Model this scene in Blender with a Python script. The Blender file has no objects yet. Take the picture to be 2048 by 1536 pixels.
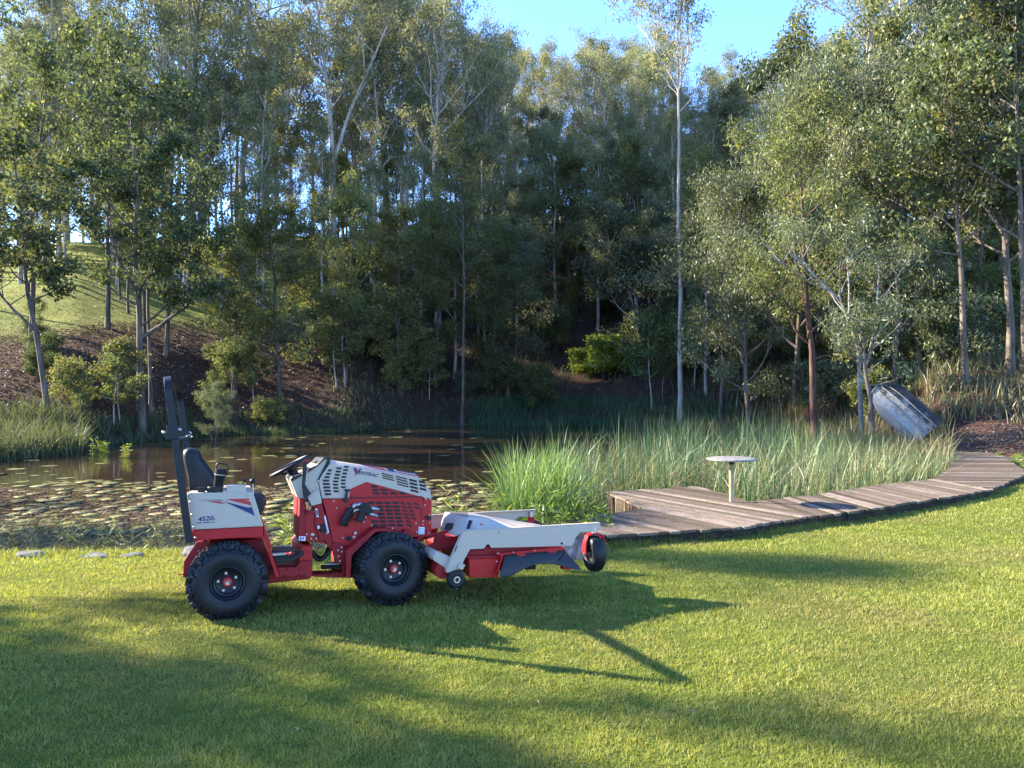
import bpy, math, random
import numpy as np
from mathutils import Vector, Matrix
from math import radians, sin, cos, pi

# ------------------------------------------------------------------ camera, sky, sun
sc = bpy.context.scene
COL = sc.collection
CAM_H, FPX, HOR = 1.68, 1500.0, 785.0
cam = bpy.data.cameras.new('camera')
cam.sensor_width = 36.0
cam.lens = 36.0 * FPX / 2048.0
cam.shift_y = (HOR - 768.0) / 2048.0
cam.clip_start = 0.05
cam.clip_end = 2000.0
camo = bpy.data.objects.new('camera', cam)
COL.objects.link(camo)
camo.location = (0, 0, CAM_H)
camo.rotation_euler = (radians(90), 0, 0)
sc.camera = camo

SUN_DIR = Vector((-0.950, 0.312, 0.0)).normalized()
SUN_EL = radians(25.5)
sun_vec = Vector((SUN_DIR.x * cos(SUN_EL), SUN_DIR.y * cos(SUN_EL), sin(SUN_EL)))
world = bpy.data.worlds.new('World')
sc.world = world
world.use_nodes = True
wn = world.node_tree
sky = wn.nodes.new('ShaderNodeTexSky')
sky.sky_type = 'NISHITA'
sky.sun_disc = False
sky.sun_elevation = SUN_EL
sky.sun_rotation = math.atan2(SUN_DIR.x, SUN_DIR.y)
sky.altitude = 100
sky.air_density = 1.0
sky.dust_density = 0.1
sky.ozone_density = 4.0
skm = wn.nodes.new('ShaderNodeMix'); skm.data_type = 'RGBA'; skm.blend_type = 'MULTIPLY'
skm.inputs[0].default_value = 1.0; skm.inputs[7].default_value = (0.63, 0.73, 0.97, 1)
wn.links.new(sky.outputs[0], skm.inputs[6])
wn.links.new(skm.outputs[2], wn.nodes['Background'].inputs[0])
wn.nodes['Background'].inputs[1].default_value = 0.11
sl = bpy.data.lights.new('sun', 'SUN')
sl.energy = 3.5
sl.angle = radians(0.5)
sl.color = (1.0, 0.90, 0.74)
so = bpy.data.objects.new('sun', sl)
COL.objects.link(so)
so.rotation_euler = sun_vec.to_track_quat('Z', 'Y').to_euler()
so.location = (-30, 12, 20)
sc.view_settings.view_transform = 'Standard'
sc.view_settings.look = 'None'
sc.view_settings.exposure = 2.95
sc.view_settings.gamma = 1.0
try:
    sc.cycles.max_bounces = 8
    sc.cycles.diffuse_bounces = 5
    sc.cycles.glossy_bounces = 3
    sc.cycles.transmission_bounces = 4
except Exception:
    pass

# ------------------------------------------------------------------ helpers
rnd = random.Random(7)
R = np.random.RandomState(11)


def pix(px, py, Y):
    return np.array([(px - 1024.0) / FPX * Y, Y, CAM_H - (py - HOR) / FPX * Y])


def tag(o, label=None, cat=None, group=None, kind=None):
    if label: o['label'] = label
    if cat: o['category'] = cat
    if group: o['group'] = group
    if kind: o['kind'] = kind
    return o


def empty(name, loc=(0, 0, 0), rz=0.0):
    o = bpy.data.objects.new(name, None)
    COL.objects.link(o)
    o.location = loc
    o.rotation_euler = (0, 0, rz)
    o.empty_display_size = 0.3
    return o


def np_mesh(name, V, F, smooth=False, attrs=None):
    """V (n,3); F (m,k) array or list of arrays of differing k"""
    me = bpy.data.meshes.new(name)
    V = np.asarray(V, dtype=np.float32)
    Fs = F if isinstance(F, list) else [F]
    Fs = [np.asarray(f, dtype=np.int32) for f in Fs if len(f)]
    nl = sum(f.size for f in Fs)
    nf = sum(len(f) for f in Fs)
    me.vertices.add(len(V))
    me.vertices.foreach_set('co', V.ravel())
    me.loops.add(nl)
    me.loops.foreach_set('vertex_index', np.concatenate([f.ravel() for f in Fs]))
    me.polygons.add(nf)
    tot = np.concatenate([np.full(len(f), f.shape[1], dtype=np.int32) for f in Fs])
    st = np.concatenate([[0], np.cumsum(tot)[:-1]]).astype(np.int32)
    me.polygons.foreach_set('loop_start', st)
    me.polygons.foreach_set('loop_total', tot)
    if smooth:
        me.polygons.foreach_set('use_smooth', np.ones(nf, dtype=bool))
    me.update(calc_edges=True)
    if attrs:
        for k, (dom, arr) in attrs.items():
            a = me.attributes.new(k, 'FLOAT', dom)
            a.data.foreach_set('value', np.asarray(arr, dtype=np.float32))
    return me


def link(name, me, mat=None, parent=None):
    o = bpy.data.objects.new(name, me)
    COL.objects.link(o)
    if mat: me.materials.append(mat)
    if parent is not None: o.parent = parent
    return o


class MB:
    """collects shapes, links them as one mesh object"""
    def __init__(s):
        s.v = []; s.f = []

    def add(s, vs, fs):
        n = len(s.v)
        s.v += [tuple(map(float, p)) for p in vs]
        s.f += [tuple(i + n for i in f) for f in fs]
        return s

    def box(s, c, d, M=None):
        vs = []
        for i in (-1, 1):
            for j in (-1, 1):
                for k in (-1, 1):
                    p = Vector((i * d[0] / 2, j * d[1] / 2, k * d[2] / 2))
                    if M is not None: p = M @ p
                    vs.append(p + Vector(c))
        return s.add(vs, [(0, 1, 3, 2), (4, 6, 7, 5), (0, 4, 5, 1), (2, 3, 7, 6), (0, 2, 6, 4), (1, 5, 7, 3)])

    def prism(s, pts, y0, y1):
        n = len(pts)
        vs = [(p[0], y0, p[1]) for p in pts] + [(p[0], y1, p[1]) for p in pts]
        fs = [tuple(range(n)), tuple(range(2 * n - 1, n - 1, -1))]
        fs += [(i, i + n, (i + 1) % n + n, (i + 1) % n) for i in range(n)]
        return s.add(vs, fs)

    def loft(s, secs, cap=True):
        """secs: list of equal length lists of 3d points"""
        n = len(secs[0]); vs = [p for q in secs for p in q]; fs = []
        for k in range(len(secs) - 1):
            for i in range(n):
                j = (i + 1) % n
                fs.append((k * n + i, (k + 1) * n + i, (k + 1) * n + j, k * n + j))
        if cap:
            fs.append(tuple(range(n)))
            fs.append(tuple((len(secs) - 1) * n + i for i in range(n - 1, -1, -1)))
        return s.add(vs, fs)

    def cyl(s, a, b, r, n=16, r2=None, cap=True):
        a = Vector(a); b = Vector(b); r2 = r if r2 is None else r2
        d = (b - a).normalized()
        u = d.orthogonal().normalized(); w = d.cross(u)
        A = [a + (u * cos(2 * pi * i / n) + w * sin(2 * pi * i / n)) * r for i in range(n)]
        B = [b + (u * cos(2 * pi * i / n) + w * sin(2 * pi * i / n)) * r2 for i in range(n)]
        return s.loft([A, B], cap)

    def tube(s, pts, r, n=8, closed=False):
        pts = [Vector(p) for p in pts]; m = len(pts); secs = []
        rs = r if isinstance(r, (list, tuple)) else [r] * m
        u = None
        for i, p in enumerate(pts):
            if closed: t = pts[(i + 1) % m] - pts[i - 1]
            else: t = pts[min(i + 1, m - 1)] - pts[max(i - 1, 0)]
            t.normalize()
            if u is None: u = t.orthogonal().normalized()
            u = (u - t * u.dot(t)).normalized(); w = t.cross(u)
            secs.append([p + (u * cos(2 * pi * k / n) + w * sin(2 * pi * k / n)) * rs[i] for k in range(n)])
        if closed: secs.append(secs[0])
        return s.loft(secs, not closed)

    def sweep(s, pts, w, h, nrm):
        pts = [Vector(p) for p in pts]; nrm = Vector(nrm).normalized(); secs = []
        for i, p in enumerate(pts):
            t = (pts[min(i + 1, len(pts) - 1)] - pts[max(i - 1, 0)]).normalized()
            b = nrm.cross(t).normalized()
            secs.append([p + nrm * (x * w / 2) + b * (z * h / 2) for x, z in ((-1, -1), (1, -1), (1, 1), (-1, 1))])
        return s.loft(secs)

    def lathe(s, c, prof, n=40, axis='y', sx=1):
        """prof: list (r, along axis)"""
        secs = []
        for i in range(n + 1):
            a = 2 * pi * i / n; q = []
            for r, h in prof:
                if axis == 'y': q.append((c[0] + r * cos(a), c[1] + h, c[2] + r * sin(a)))
                else: q.append((c[0] + r * cos(a), c[1] + r * sin(a), c[2] + h))
            secs.append(q)
        m = len(prof); vs = [p for q in secs[:-1] for p in q]; fs = []
        for i in range(n):
            for j in range(m - 1):
                a = i * m + j; b = ((i + 1) % n) * m + j
                fs.append((a, b, b + 1, a + 1))
        return s.add(vs, fs)

    def sphere(s, c, r, n=12, m=8, sc=(1, 1, 1)):
        prof = []
        vs = []; fs = []
        for j in range(m + 1):
            t = pi * j / m
            for i in range(n):
                a = 2 * pi * i / n
                vs.append((c[0] + r * sc[0] * sin(t) * cos(a), c[1] + r * sc[1] * sin(t) * sin(a), c[2] + r * sc[2] * cos(t)))
        for j in range(m):
            for i in range(n):
                fs.append((j * n + i, (j + 1) * n + i, (j + 1) * n + (i + 1) % n, j * n + (i + 1) % n))
        return s.add(vs, fs)

    def build(s, name, mat, parent=None, smooth=None, bevel=0.0, label=None):
        me = bpy.data.meshes.new(name)
        me.from_pydata(s.v, [], s.f)
        me.validate()
        import bmesh
        bm = bmesh.new(); bm.from_mesh(me)
        bmesh.ops.remove_doubles(bm, verts=bm.verts, dist=1e-5)
        bmesh.ops.recalc_face_normals(bm, faces=bm.faces)
        if smooth:
            for f in bm.faces: f.smooth = True
            for e in bm.edges:
                if len(e.link_faces) == 2 and e.calc_face_angle(0) > radians(smooth): e.smooth = False
        bm.to_mesh(me); bm.free()
        o = link(name, me, mat, parent)
        if bevel:
            b = o.modifiers.new('bevel', 'BEVEL'); b.width = bevel; b.segments = 2
            b.limit_method = 'ANGLE'; b.angle_limit = radians(40)
        if label: o['label'] = label
        return o


# ------------------------------------------------------------------ materials
def new_mat(name):
    m = bpy.data.materials.new(name); m.use_nodes = True
    return m, m.node_tree, m.node_tree.nodes['Principled BSDF']


def noise(nt, scale, detail=4, vec=None, rough=0.55, kind='Object', stretch=None):
    n = nt.nodes.new('ShaderNodeTexNoise')
    n.inputs['Scale'].default_value = scale; n.inputs['Detail'].default_value = detail
    n.inputs['Roughness'].default_value = rough
    tc = nt.nodes.new('ShaderNodeTexCoord')
    if stretch:
        mp = nt.nodes.new('ShaderNodeMapping'); mp.inputs['Scale'].default_value = stretch
        nt.links.new(tc.outputs[kind], mp.inputs[0]); nt.links.new(mp.outputs[0], n.inputs['Vector'])
    else:
        nt.links.new(tc.outputs[kind], n.inputs['Vector'])
    return n.outputs['Fac']


def ramp(nt, fac, stops):
    r = nt.nodes.new('ShaderNodeValToRGB')
    e = r.color_ramp.elements
    while len(e) < len(stops): e.new(0.5)
    for i, (p, c) in enumerate(stops):
        e[i].position = p; e[i].color = (c[0], c[1], c[2], 1)
    nt.links.new(fac, r.inputs[0])
    return r.outputs[0]


def mixc(nt, fac, a, b, mode='MIX'):
    m = nt.nodes.new('ShaderNodeMix'); m.data_type = 'RGBA'; m.blend_type = mode
    for sock, v in ((m.inputs[0], fac), (m.inputs[6], a), (m.inputs[7], b)):
        if isinstance(v, (int, float)): sock.default_value = v
        elif isinstance(v, (tuple, list)): sock.default_value = (v[0], v[1], v[2], 1)
        else: nt.links.new(v, sock)
    return m.outputs[2]


def attr(nt, name):
    a = nt.nodes.new('ShaderNodeAttribute'); a.attribute_name = name
    return a.outputs['Fac']


def bump(nt, fac, bsdf, strength=0.3, dist=0.02):
    b = nt.nodes.new('ShaderNodeBump'); b.inputs['Strength'].default_value = strength
    b.inputs['Distance'].default_value = dist
    nt.links.new(fac, b.inputs['Height']); nt.links.new(b.outputs[0], bsdf.inputs['Normal'])


def paint(name, col, rough=0.35, dirt=0.25, dirtcol=(0.12, 0.09, 0.05), metal=0.0, scale=9.0, coat=0.0):
    m, nt, b = new_mat(name)
    f = noise(nt, scale, 6, rough=0.7)
    c = ramp(nt, f, [(0.35, col), (0.85, tuple(col[i] * (1 - dirt) + dirtcol[i] * dirt for i in range(3)))])
    nt.links.new(c, b.inputs['Base Color'])
    f2 = noise(nt, scale * 3, 4)
    r = nt.nodes.new('ShaderNodeMapRange'); r.inputs[3].default_value = rough * 0.8; r.inputs[4].default_value = min(1, rough * 1.35)
    nt.links.new(f2, r.inputs[0]); nt.links.new(r.outputs[0], b.inputs['Roughness'])
    b.inputs['Metallic'].default_value = metal
    b.inputs['Specular IOR Level'].default_value = 0.3
    if coat: b.inputs['Coat Weight'].default_value = coat
    return m


M = {}
M['red'] = paint('red_paint', (0.40, 0.004, 0.006), 0.42, 0.10, (0.25, 0.05, 0.03))
M['red2'] = paint('dusty_red_paint', (0.27, 0.004, 0.007), 0.5, 0.25, (0.15, 0.03, 0.025))
M['grey'] = paint('warm_grey_paint', (0.46, 0.37, 0.28), 0.5, 0.14, (0.30, 0.25, 0.19))
M['black'] = paint('black_powder_coat', (0.006, 0.0065, 0.009), 0.4, 0.3, (0.02, 0.018, 0.016))
M['dark'] = paint('dark_metal', (0.012, 0.012, 0.013), 0.6, 0.3, (0.05, 0.04, 0.03))
M['seat'] = paint('seat_vinyl', (0.009, 0.010, 0.013), 0.42, 0.2, (0.02, 0.02, 0.02))
M['rubber'] = paint('tyre_rubber', (0.008, 0.0085, 0.010), 0.48, 0.45, (0.024, 0.021, 0.017), scale=14)
M['flap'] = paint('rubber_flap', (0.022, 0.023, 0.028), 0.5, 0.5, (0.06, 0.055, 0.045), scale=20)
M['steel'] = paint('zinc_steel', (0.42, 0.40, 0.37), 0.35, 0.2, metal=0.9)
M['white'] = paint('white_decal', (0.75, 0.75, 0.75), 0.4, 0.03)
M['blue'] = paint('navy_decal', (0.012, 0.02, 0.10), 0.35, 0.05)
M['dred'] = paint('red_decal', (0.42, 0.02, 0.03), 0.35, 0.05)
M['yellow'] = paint('yellow_cap', (0.7, 0.5, 0.03), 0.4, 0.1)
M['brass'] = paint('brass_bracket', (0.35, 0.22, 0.10), 0.45, 0.2)


def leaf_mat(name, c1, c2, c3, trans=0.35, gloss=0.12, obvar=0.25):
    m = bpy.data.materials.new(name); m.use_nodes = True; nt = m.node_tree
    nt.nodes.clear()
    out = nt.nodes.new('ShaderNodeOutputMaterial')
    col = ramp(nt, attr(nt, 'tint'), [(0.0, c1), (0.55, c2), (1.0, c3)])
    oi = nt.nodes.new('ShaderNodeObjectInfo')
    hs = nt.nodes.new('ShaderNodeHueSaturation')
    mr = nt.nodes.new('ShaderNodeMapRange'); mr.inputs[3].default_value = 1 - obvar; mr.inputs[4].default_value = 1 + obvar
    nt.links.new(oi.outputs['Random'], mr.inputs[0]); nt.links.new(mr.outputs[0], hs.inputs['Value'])
    mh = nt.nodes.new('ShaderNodeMapRange'); mh.inputs[3].default_value = 0.48; mh.inputs[4].default_value = 0.52
    ml = nt.nodes.new('ShaderNodeMath'); ml.operation = 'FRACT'
    mm = nt.nodes.new('ShaderNodeMath'); mm.operation = 'MULTIPLY'; mm.inputs[1].default_value = 17.3
    nt.links.new(oi.outputs['Random'], mm.inputs[0]); nt.links.new(mm.outputs[0], ml.inputs[0])
    nt.links.new(ml.outputs[0], mh.inputs[0]); nt.links.new(mh.outputs[0], hs.inputs['Hue'])
    nt.links.new(col, hs.inputs['Color'])
    d = nt.nodes.new('ShaderNodeBsdfDiffuse'); t = nt.nodes.new('ShaderNodeBsdfTranslucent')
    g = nt.nodes.new('ShaderNodeBsdfGlossy'); g.inputs['Roughness'].default_value = 0.5
    tc = mixc(nt, 1.0, hs.outputs[0], (1.25, 1.22, 0.68), 'MULTIPLY')
    nt.links.new(hs.outputs[0], d.inputs[0]); nt.links.new(tc, t.inputs[0])
    g.inputs[0].default_value = (0.6, 0.62, 0.55, 1)
    a = nt.nodes.new('ShaderNodeMixShader'); a.inputs[0].default_value = trans
    nt.links.new(d.outputs[0], a.inputs[1]); nt.links.new(t.outputs[0], a.inputs[2])
    b = nt.nodes.new('ShaderNodeMixShader'); b.inputs[0].default_value = gloss
    nt.links.new(a.outputs[0], b.inputs[1]); nt.links.new(g.outputs[0], b.inputs[2])
    nt.links.new(b.outputs[0], out.inputs[0])
    return m


M['gum_leaf'] = leaf_mat('gum_leaves', (0.10, 0.11, 0.06), (0.195, 0.20, 0.105), (0.34, 0.32, 0.18), 0.48, 0.03)
M['dark_leaf'] = leaf_mat('dark_leaves', (0.072, 0.088, 0.034), (0.155, 0.170, 0.062), (0.30, 0.29, 0.09), 0.45, 0.03)
M['wattle_leaf'] = leaf_mat('wattle_leaves', (0.068, 0.085, 0.046), (0.125, 0.145, 0.075), (0.22, 0.225, 0.11), 0.4, 0.05)
M['broad_leaf'] = leaf_mat('broad_leaves', (0.050, 0.064, 0.032), (0.100, 0.118, 0.052), (0.25, 0.26, 0.06), 0.38, 0.03)
M['lime_leaf'] = leaf_mat('lime_leaves', (0.10, 0.14, 0.025), (0.20, 0.25, 0.04), (0.34, 0.35, 0.06), 0.5, 0.05)
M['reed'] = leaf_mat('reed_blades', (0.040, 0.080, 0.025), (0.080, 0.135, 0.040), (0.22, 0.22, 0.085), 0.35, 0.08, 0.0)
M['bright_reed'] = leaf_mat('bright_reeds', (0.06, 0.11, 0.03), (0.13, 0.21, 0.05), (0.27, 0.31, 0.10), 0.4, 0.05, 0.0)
M['green_reed'] = leaf_mat('far_reeds', (0.035, 0.075, 0.032), (0.065, 0.125, 0.050), (0.14, 0.17, 0.06), 0.35, 0.05, 0.0)
M['dry_grass'] = leaf_mat('rank_grass', (0.055, 0.075, 0.035), (0.11, 0.12, 0.05), (0.26, 0.21, 0.11), 0.35, 0.05, 0.0)
M['litter'] = leaf_mat('fallen_leaves', (0.07, 0.040, 0.028), (0.14, 0.09, 0.06), (0.27, 0.21, 0.15), 0.15, 0.03, 0.0)
M['pad'] = leaf_mat('lily_pads', (0.07, 0.075, 0.032), (0.135, 0.125, 0.055), (0.25, 0.20, 0.09), 0.1, 0.05, 0.4)


def lawn_mat(name, blades):
    m = leaf_mat(name, (0.13, 0.15, 0.030), (0.27, 0.285, 0.058), (0.44, 0.39, 0.14), 0.42 if blades else 0.0, 0.02, 0.0)
    nt = m.node_tree
    # large, soft patches of drier, browner turf
    f = noise(nt, 0.55, 5, kind='Object', rough=0.6)
    fac = ramp(nt, f, [(0.47, (0, 0, 0)), (0.68, (1, 1, 1))])
    for nd in list(nt.nodes):
        if nd.type == 'HUE_SAT':
            outs = [l.to_socket for l in nd.outputs[0].links]
            sm = nt.nodes.new('ShaderNodeMath'); sm.operation = 'MULTIPLY'; sm.inputs[1].default_value = 0.55
            nt.links.new(fac, sm.inputs[0])
            c = mixc(nt, sm.outputs[0], nd.outputs[0], (0.27, 0.20, 0.10))
            for s_ in outs: nt.links.new(c, s_)
    return m


M['lawn_blade'] = lawn_mat('lawn_blades', True)


def ground_mat():
    m, nt, b = new_mat('lawn_soil')
    f = noise(nt, 3.0, 8, rough=0.7); g = noise(nt, 60.0, 3)
    c = ramp(nt, f, [(0.3, (0.07, 0.095, 0.015)), (0.6, (0.10, 0.13, 0.02)), (0.8, (0.13, 0.12, 0.035))])
    c = mixc(nt, 0.6, c, ramp(nt, g, [(0.3, (0.35, 0.35, 0.3)), (0.7, (1.3, 1.3, 1.2))]), 'MULTIPLY')
    nt.links.new(c, b.inputs['Base Color']); b.inputs['Roughness'].default_value = 0.95
    b.inputs['Specular IOR Level'].default_value = 0.1
    bump(nt, g, b, 0.8, 0.02)
    return m


def hill_mat():
    m, nt, b = new_mat('hillside')
    z = attr(nt, 'grass')
    g = noise(nt, 1.2, 8, rough=0.75); s = noise(nt, 14.0, 4, rough=0.8); big = noise(nt, 0.18, 4)
    grass = ramp(nt, g, [(0.3, (0.11, 0.13, 0.025)), (0.55, (0.22, 0.23, 0.05)), (0.8, (0.33, 0.28, 0.10))])
    soil = ramp(nt, g, [(0.3, (0.045, 0.026, 0.020)), (0.6, (0.090, 0.048, 0.035)), (0.8, (0.16, 0.065, 0.038))])
    lit = ramp(nt, s, [(0.52, (0, 0, 0)), (0.62, (1, 1, 1))])
    soil = mixc(nt, lit, soil, (0.10, 0.070, 0.055))
    nt.links.new(mixc(nt, z, soil, grass), b.inputs['Base Color'])
    b.inputs['Roughness'].default_value = 0.95; b.inputs['Specular IOR Level'].default_value = 0.1
    bump(nt, s, b, 0.9, 0.15)
    return m


def water_mat():
    m, nt, b = new_mat('pond_water')
    f = noise(nt, 0.16, 4, rough=0.6)
    c = ramp(nt, f, [(0.35, (0.016, 0.012, 0.008)), (0.7, (0.050, 0.032, 0.018))])
    nt.links.new(c, b.inputs['Base Color'])
    b.inputs['Roughness'].default_value = 0.06; b.inputs['IOR'].default_value = 1.33
    n1 = noise(nt, 2.6, 3, stretch=(0.6, 1.6, 1)); bump(nt, n1, b, 0.05, 0.05)
    return m


def wood_mat(name, c1, c2, c3):
    m, nt, b = new_mat(name)
    t = attr(nt, 'tint')
    g = noise(nt, 3.0, 8, kind='Object', rough=0.7); k = noise(nt, 26.0, 5, rough=0.75)
    a = ramp(nt, t, [(0.0, c1), (0.5, c2), (1.0, c3)])
    moss = ramp(nt, g, [(0.45, (0, 0, 0)), (0.62, (1, 1, 1))])
    sm = nt.nodes.new('ShaderNodeMath'); sm.operation = 'MULTIPLY'; sm.inputs[1].default_value = 0.55
    nt.links.new(moss, sm.inputs[0])
    a = mixc(nt, sm.outputs[0], a, (0.075, 0.068, 0.032))
    a = mixc(nt, 0.85, a, ramp(nt, k, [(0.3, (0.45, 0.45, 0.45)), (0.7, (1.4, 1.4, 1.4))]), 'MULTIPLY')
    nt.links.new(a, b.inputs['Base Color']); b.inputs['Roughness'].default_value = 0.9; b.inputs['Specular IOR Level'].default_value = 0.15
    bump(nt, k, b, 0.5, 0.01)
    return m


def bark_mat(name, c1, c2, c3, sc_=2.0, st=(3, 3, 0.6)):
    m, nt, b = new_mat(name)
    f = noise(nt, sc_, 6, rough=0.7, stretch=st); g = noise(nt, 0.35, 2, stretch=(1, 1, 1))
    c = ramp(nt, f, [(0.32, c1), (0.5, c2), (0.68, c3)])
    nt.links.new(c, b.inputs['Base Color']); b.inputs['Roughness'].default_value = 0.85
    b.inputs['Specular IOR Level'].default_value = 0.2
    bump(nt, f, b, 0.5, 0.03)
    return m


M['lawn'] = ground_mat(); M['hill'] = hill_mat(); M['water'] = water_mat()
M['gum_bark'] = bark_mat('gum_bark', (0.16, 0.12, 0.09), (0.36, 0.31, 0.25), (0.52, 0.48, 0.42))
M['dark_bark'] = bark_mat('dark_bark', (0.05, 0.038, 0.03), (0.11, 0.085, 0.065), (0.20, 0.165, 0.13))
M['red_bark'] = bark_mat('iron_bark', (0.03, 0.018, 0.014), (0.085, 0.045, 0.032), (0.15, 0.085, 0.06))
M['pale_bark'] = bark_mat('lichen_bark', (0.08, 0.07, 0.06), (0.20, 0.19, 0.165), (0.34, 0.33, 0.29), 5.0, (1, 1, 1))
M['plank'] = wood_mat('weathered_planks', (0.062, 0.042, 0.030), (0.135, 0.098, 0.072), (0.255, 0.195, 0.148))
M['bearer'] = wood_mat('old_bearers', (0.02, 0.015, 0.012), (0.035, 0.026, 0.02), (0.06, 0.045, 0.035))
M['rock'] = bark_mat('pond_rock', (0.05, 0.05, 0.05), (0.12, 0.12, 0.12), (0.24, 0.23, 0.22), 7.0, (1, 1, 1))
M['gravel'] = leaf_mat('pale_gravel', (0.06, 0.05, 0.045), (0.12, 0.11, 0.10), (0.28, 0.26, 0.23), 0.0, 0.0, 0.0)

# ------------------------------------------------------------------ terrain
WATER = -0.40
PXS = [-2500, -400, 0, 150, 400, 700, 900, 1150, 1400, 1600, 1750, 1880, 2048, 2500, 4500]
FAR_Y = [14, 23, 26, 28, 36, 40, 47, 48, 41, 33, 27, 22.5, 21, 19, 14]
CREST_Y = [50, 62, 68, 70, 74, 80, 95, 105, 105, 95, 85, 80, 75, 65, 50]
CREST_P = [560, 540, 505, 484, 474, 465, 430, 420, 420, 420, 430, 440, 450, 470, 500]
NPX = [-2500, -400, 900, 1060, 1215, 1300, 1500, 1700, 1870, 1900, 1960, 4500]
NEAR_Y = [8.5, 8.65, 8.8, 9.2, 9.8, 10.4, 11.0, 12.6, 14.6, 18.0, 24.0, 24.0]


def terr(X, Y):
    X = np.asarray(X, float); Y = np.asarray(Y, float)
    Yc = np.maximum(Y, 4.0)
    P = np.clip(1024 + FPX * X / Yc, -2500, 4500)
    fy = np.interp(P, PXS, FAR_Y); cy = np.interp(P, PXS, CREST_Y); cp = np.interp(P, PXS, CREST_P)
    ny = np.minimum(np.interp(P, NPX, NEAR_Y), fy)
    zc = CAM_H + (HOR - cp) / FPX * cy
    # lawn
    t = np.clip((Y - 5.2) / 4.0, 0, 1)
    zl = -0.20 * t * t * (3 - 2 * t) + 0.02 * np.sin(X * 0.7 + 1) * np.cos(Y * 0.5)
    zl = zl * 1.0
    # pond bed
    dn = Y - ny; df = fy - Y
    bed = np.clip(np.minimum(dn, df) / 1.6, 0, 1)
    nz = 0.35 * np.sin(X * 0.31 + Y * 0.17) * np.sin(Y * 0.23 - X * 0.11 + 2)
    d = np.maximum(Y - fy, 0)
    tt = d / np.maximum(cy - fy, 1)
    z0 = np.where(P > 1850, -0.12, WATER - 0.05)
    rise = 0.55 * (1 - np.exp(-d / 1.2))
    zh = z0 + rise + (zc - z0 - 0.55) * np.where(tt < 1, tt ** 1.02, 1 - 0.15 * (tt - 1)) + nz * np.clip(d / 8, 0, 1)
    zh = np.maximum(zh, -1)
    z = np.where(dn < 0, zl, np.where(df > 0, -0.12 * (1 - bed) + -1.05 * bed, zh))
    sm = np.clip(dn / 0.5, 0, 1)
    z = np.where((dn >= 0) & (df > 0), zl * (1 - sm) + (-1.05 * bed + (WATER + 0.05) * (1 - bed)) * sm, z)
    wdry = np.clip((P - 1880) / 60, 0, 1)
    z = np.where((dn >= 0) & (df > 0), z * (1 - wdry) + (-0.12) * wdry, z)
    return z, P, dn, df, tt


def tz(x, y):
    return float(terr(x, y)[0])


def axis(lo, hi, f0, f1, fine):
    a = list(np.arange(f0, f1 + 1e-6, fine)); s = fine
    v = f1
    while v < hi:
        s *= 1.22; v += s; a.append(v)
    s = fine; v = f0
    while v > lo:
        s *= 1.22; v -= s; a.insert(0, v)
    return np.array(a)


gx = axis(-500, 500, -36, 36, 0.4); gy = axis(-60, 700, 2, 62, 0.35)
GX, GY = np.meshgrid(gx, gy)
GZ, GP, GDN, GDF, GT = terr(GX, GY)
nx = len(gx)
V = np.stack([GX.ravel(), GY.ravel(), GZ.ravel()], 1)
ii = np.arange(len(gy) - 1)[:, None] * nx + np.arange(nx - 1)[None, :]
F = np.stack([ii, ii + 1, ii + nx + 1, ii + nx], -1).reshape(-1, 4)
fdn = GDN.ravel()[F].mean(1); fdf = GDF.ravel()[F].mean(1); fP = GP.ravel()[F].mean(1)
zone = np.where(fdn < 0, 0, np.where(fdf > 0, np.where(fP > 1925, 0, 1), 2))
gr = np.clip((GT - 0.30) / 0.10, 0, 1) * np.clip((760 - GP) / 160, 0, 1)
gr = np.maximum(gr, np.clip((GP - 1500) / 200, 0, 1) * np.clip((GT - 0.10) / 0.08, 0, 1) * 0.75)
gr = np.maximum(gr, np.clip((GT - 0.9) * 5, 0, 1)).ravel()


def sub(name, sel, mat):
    f = F[sel]; u, inv = np.unique(f, return_inverse=True)
    me = np_mesh(name, V[u], inv.reshape(f.shape), True, {'grass': ('POINT', gr[u]), 'tint': ('POINT', np.full(len(u), .5))})
    return tag(link(name, me, mat), kind='structure')


sub('lawn', zone == 0, M['lawn']); sub('pond_bed', zone == 1, M['hill']); sub('hillside', zone == 2, M['hill'])

# water sheet: follows the pond outline a little under its banks
wp = np.linspace(-2400, 1915, 90)
wn_ = np.interp(wp, NPX, NEAR_Y) + 0.15; wf = np.interp(wp, PXS, FAR_Y) + 0.6
vs = []; fs = []
for i, p in enumerate(wp):
    for t in np.linspace(0, 1, 12):
        Y = wn_[i] * (1 - t) + max(wf[i], wn_[i] + .2) * t
        vs.append(((p - 1024) / FPX * Y, Y, WATER))
for i in range(len(wp) - 1):
    for j in range(11):
        a = i * 12 + j; fs.append((a, a + 12, a + 13, a + 1))
tag(link('pond_water', np_mesh('pond_water', np.array(vs), np.array(fs)), M['water']), kind='structure')


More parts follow.
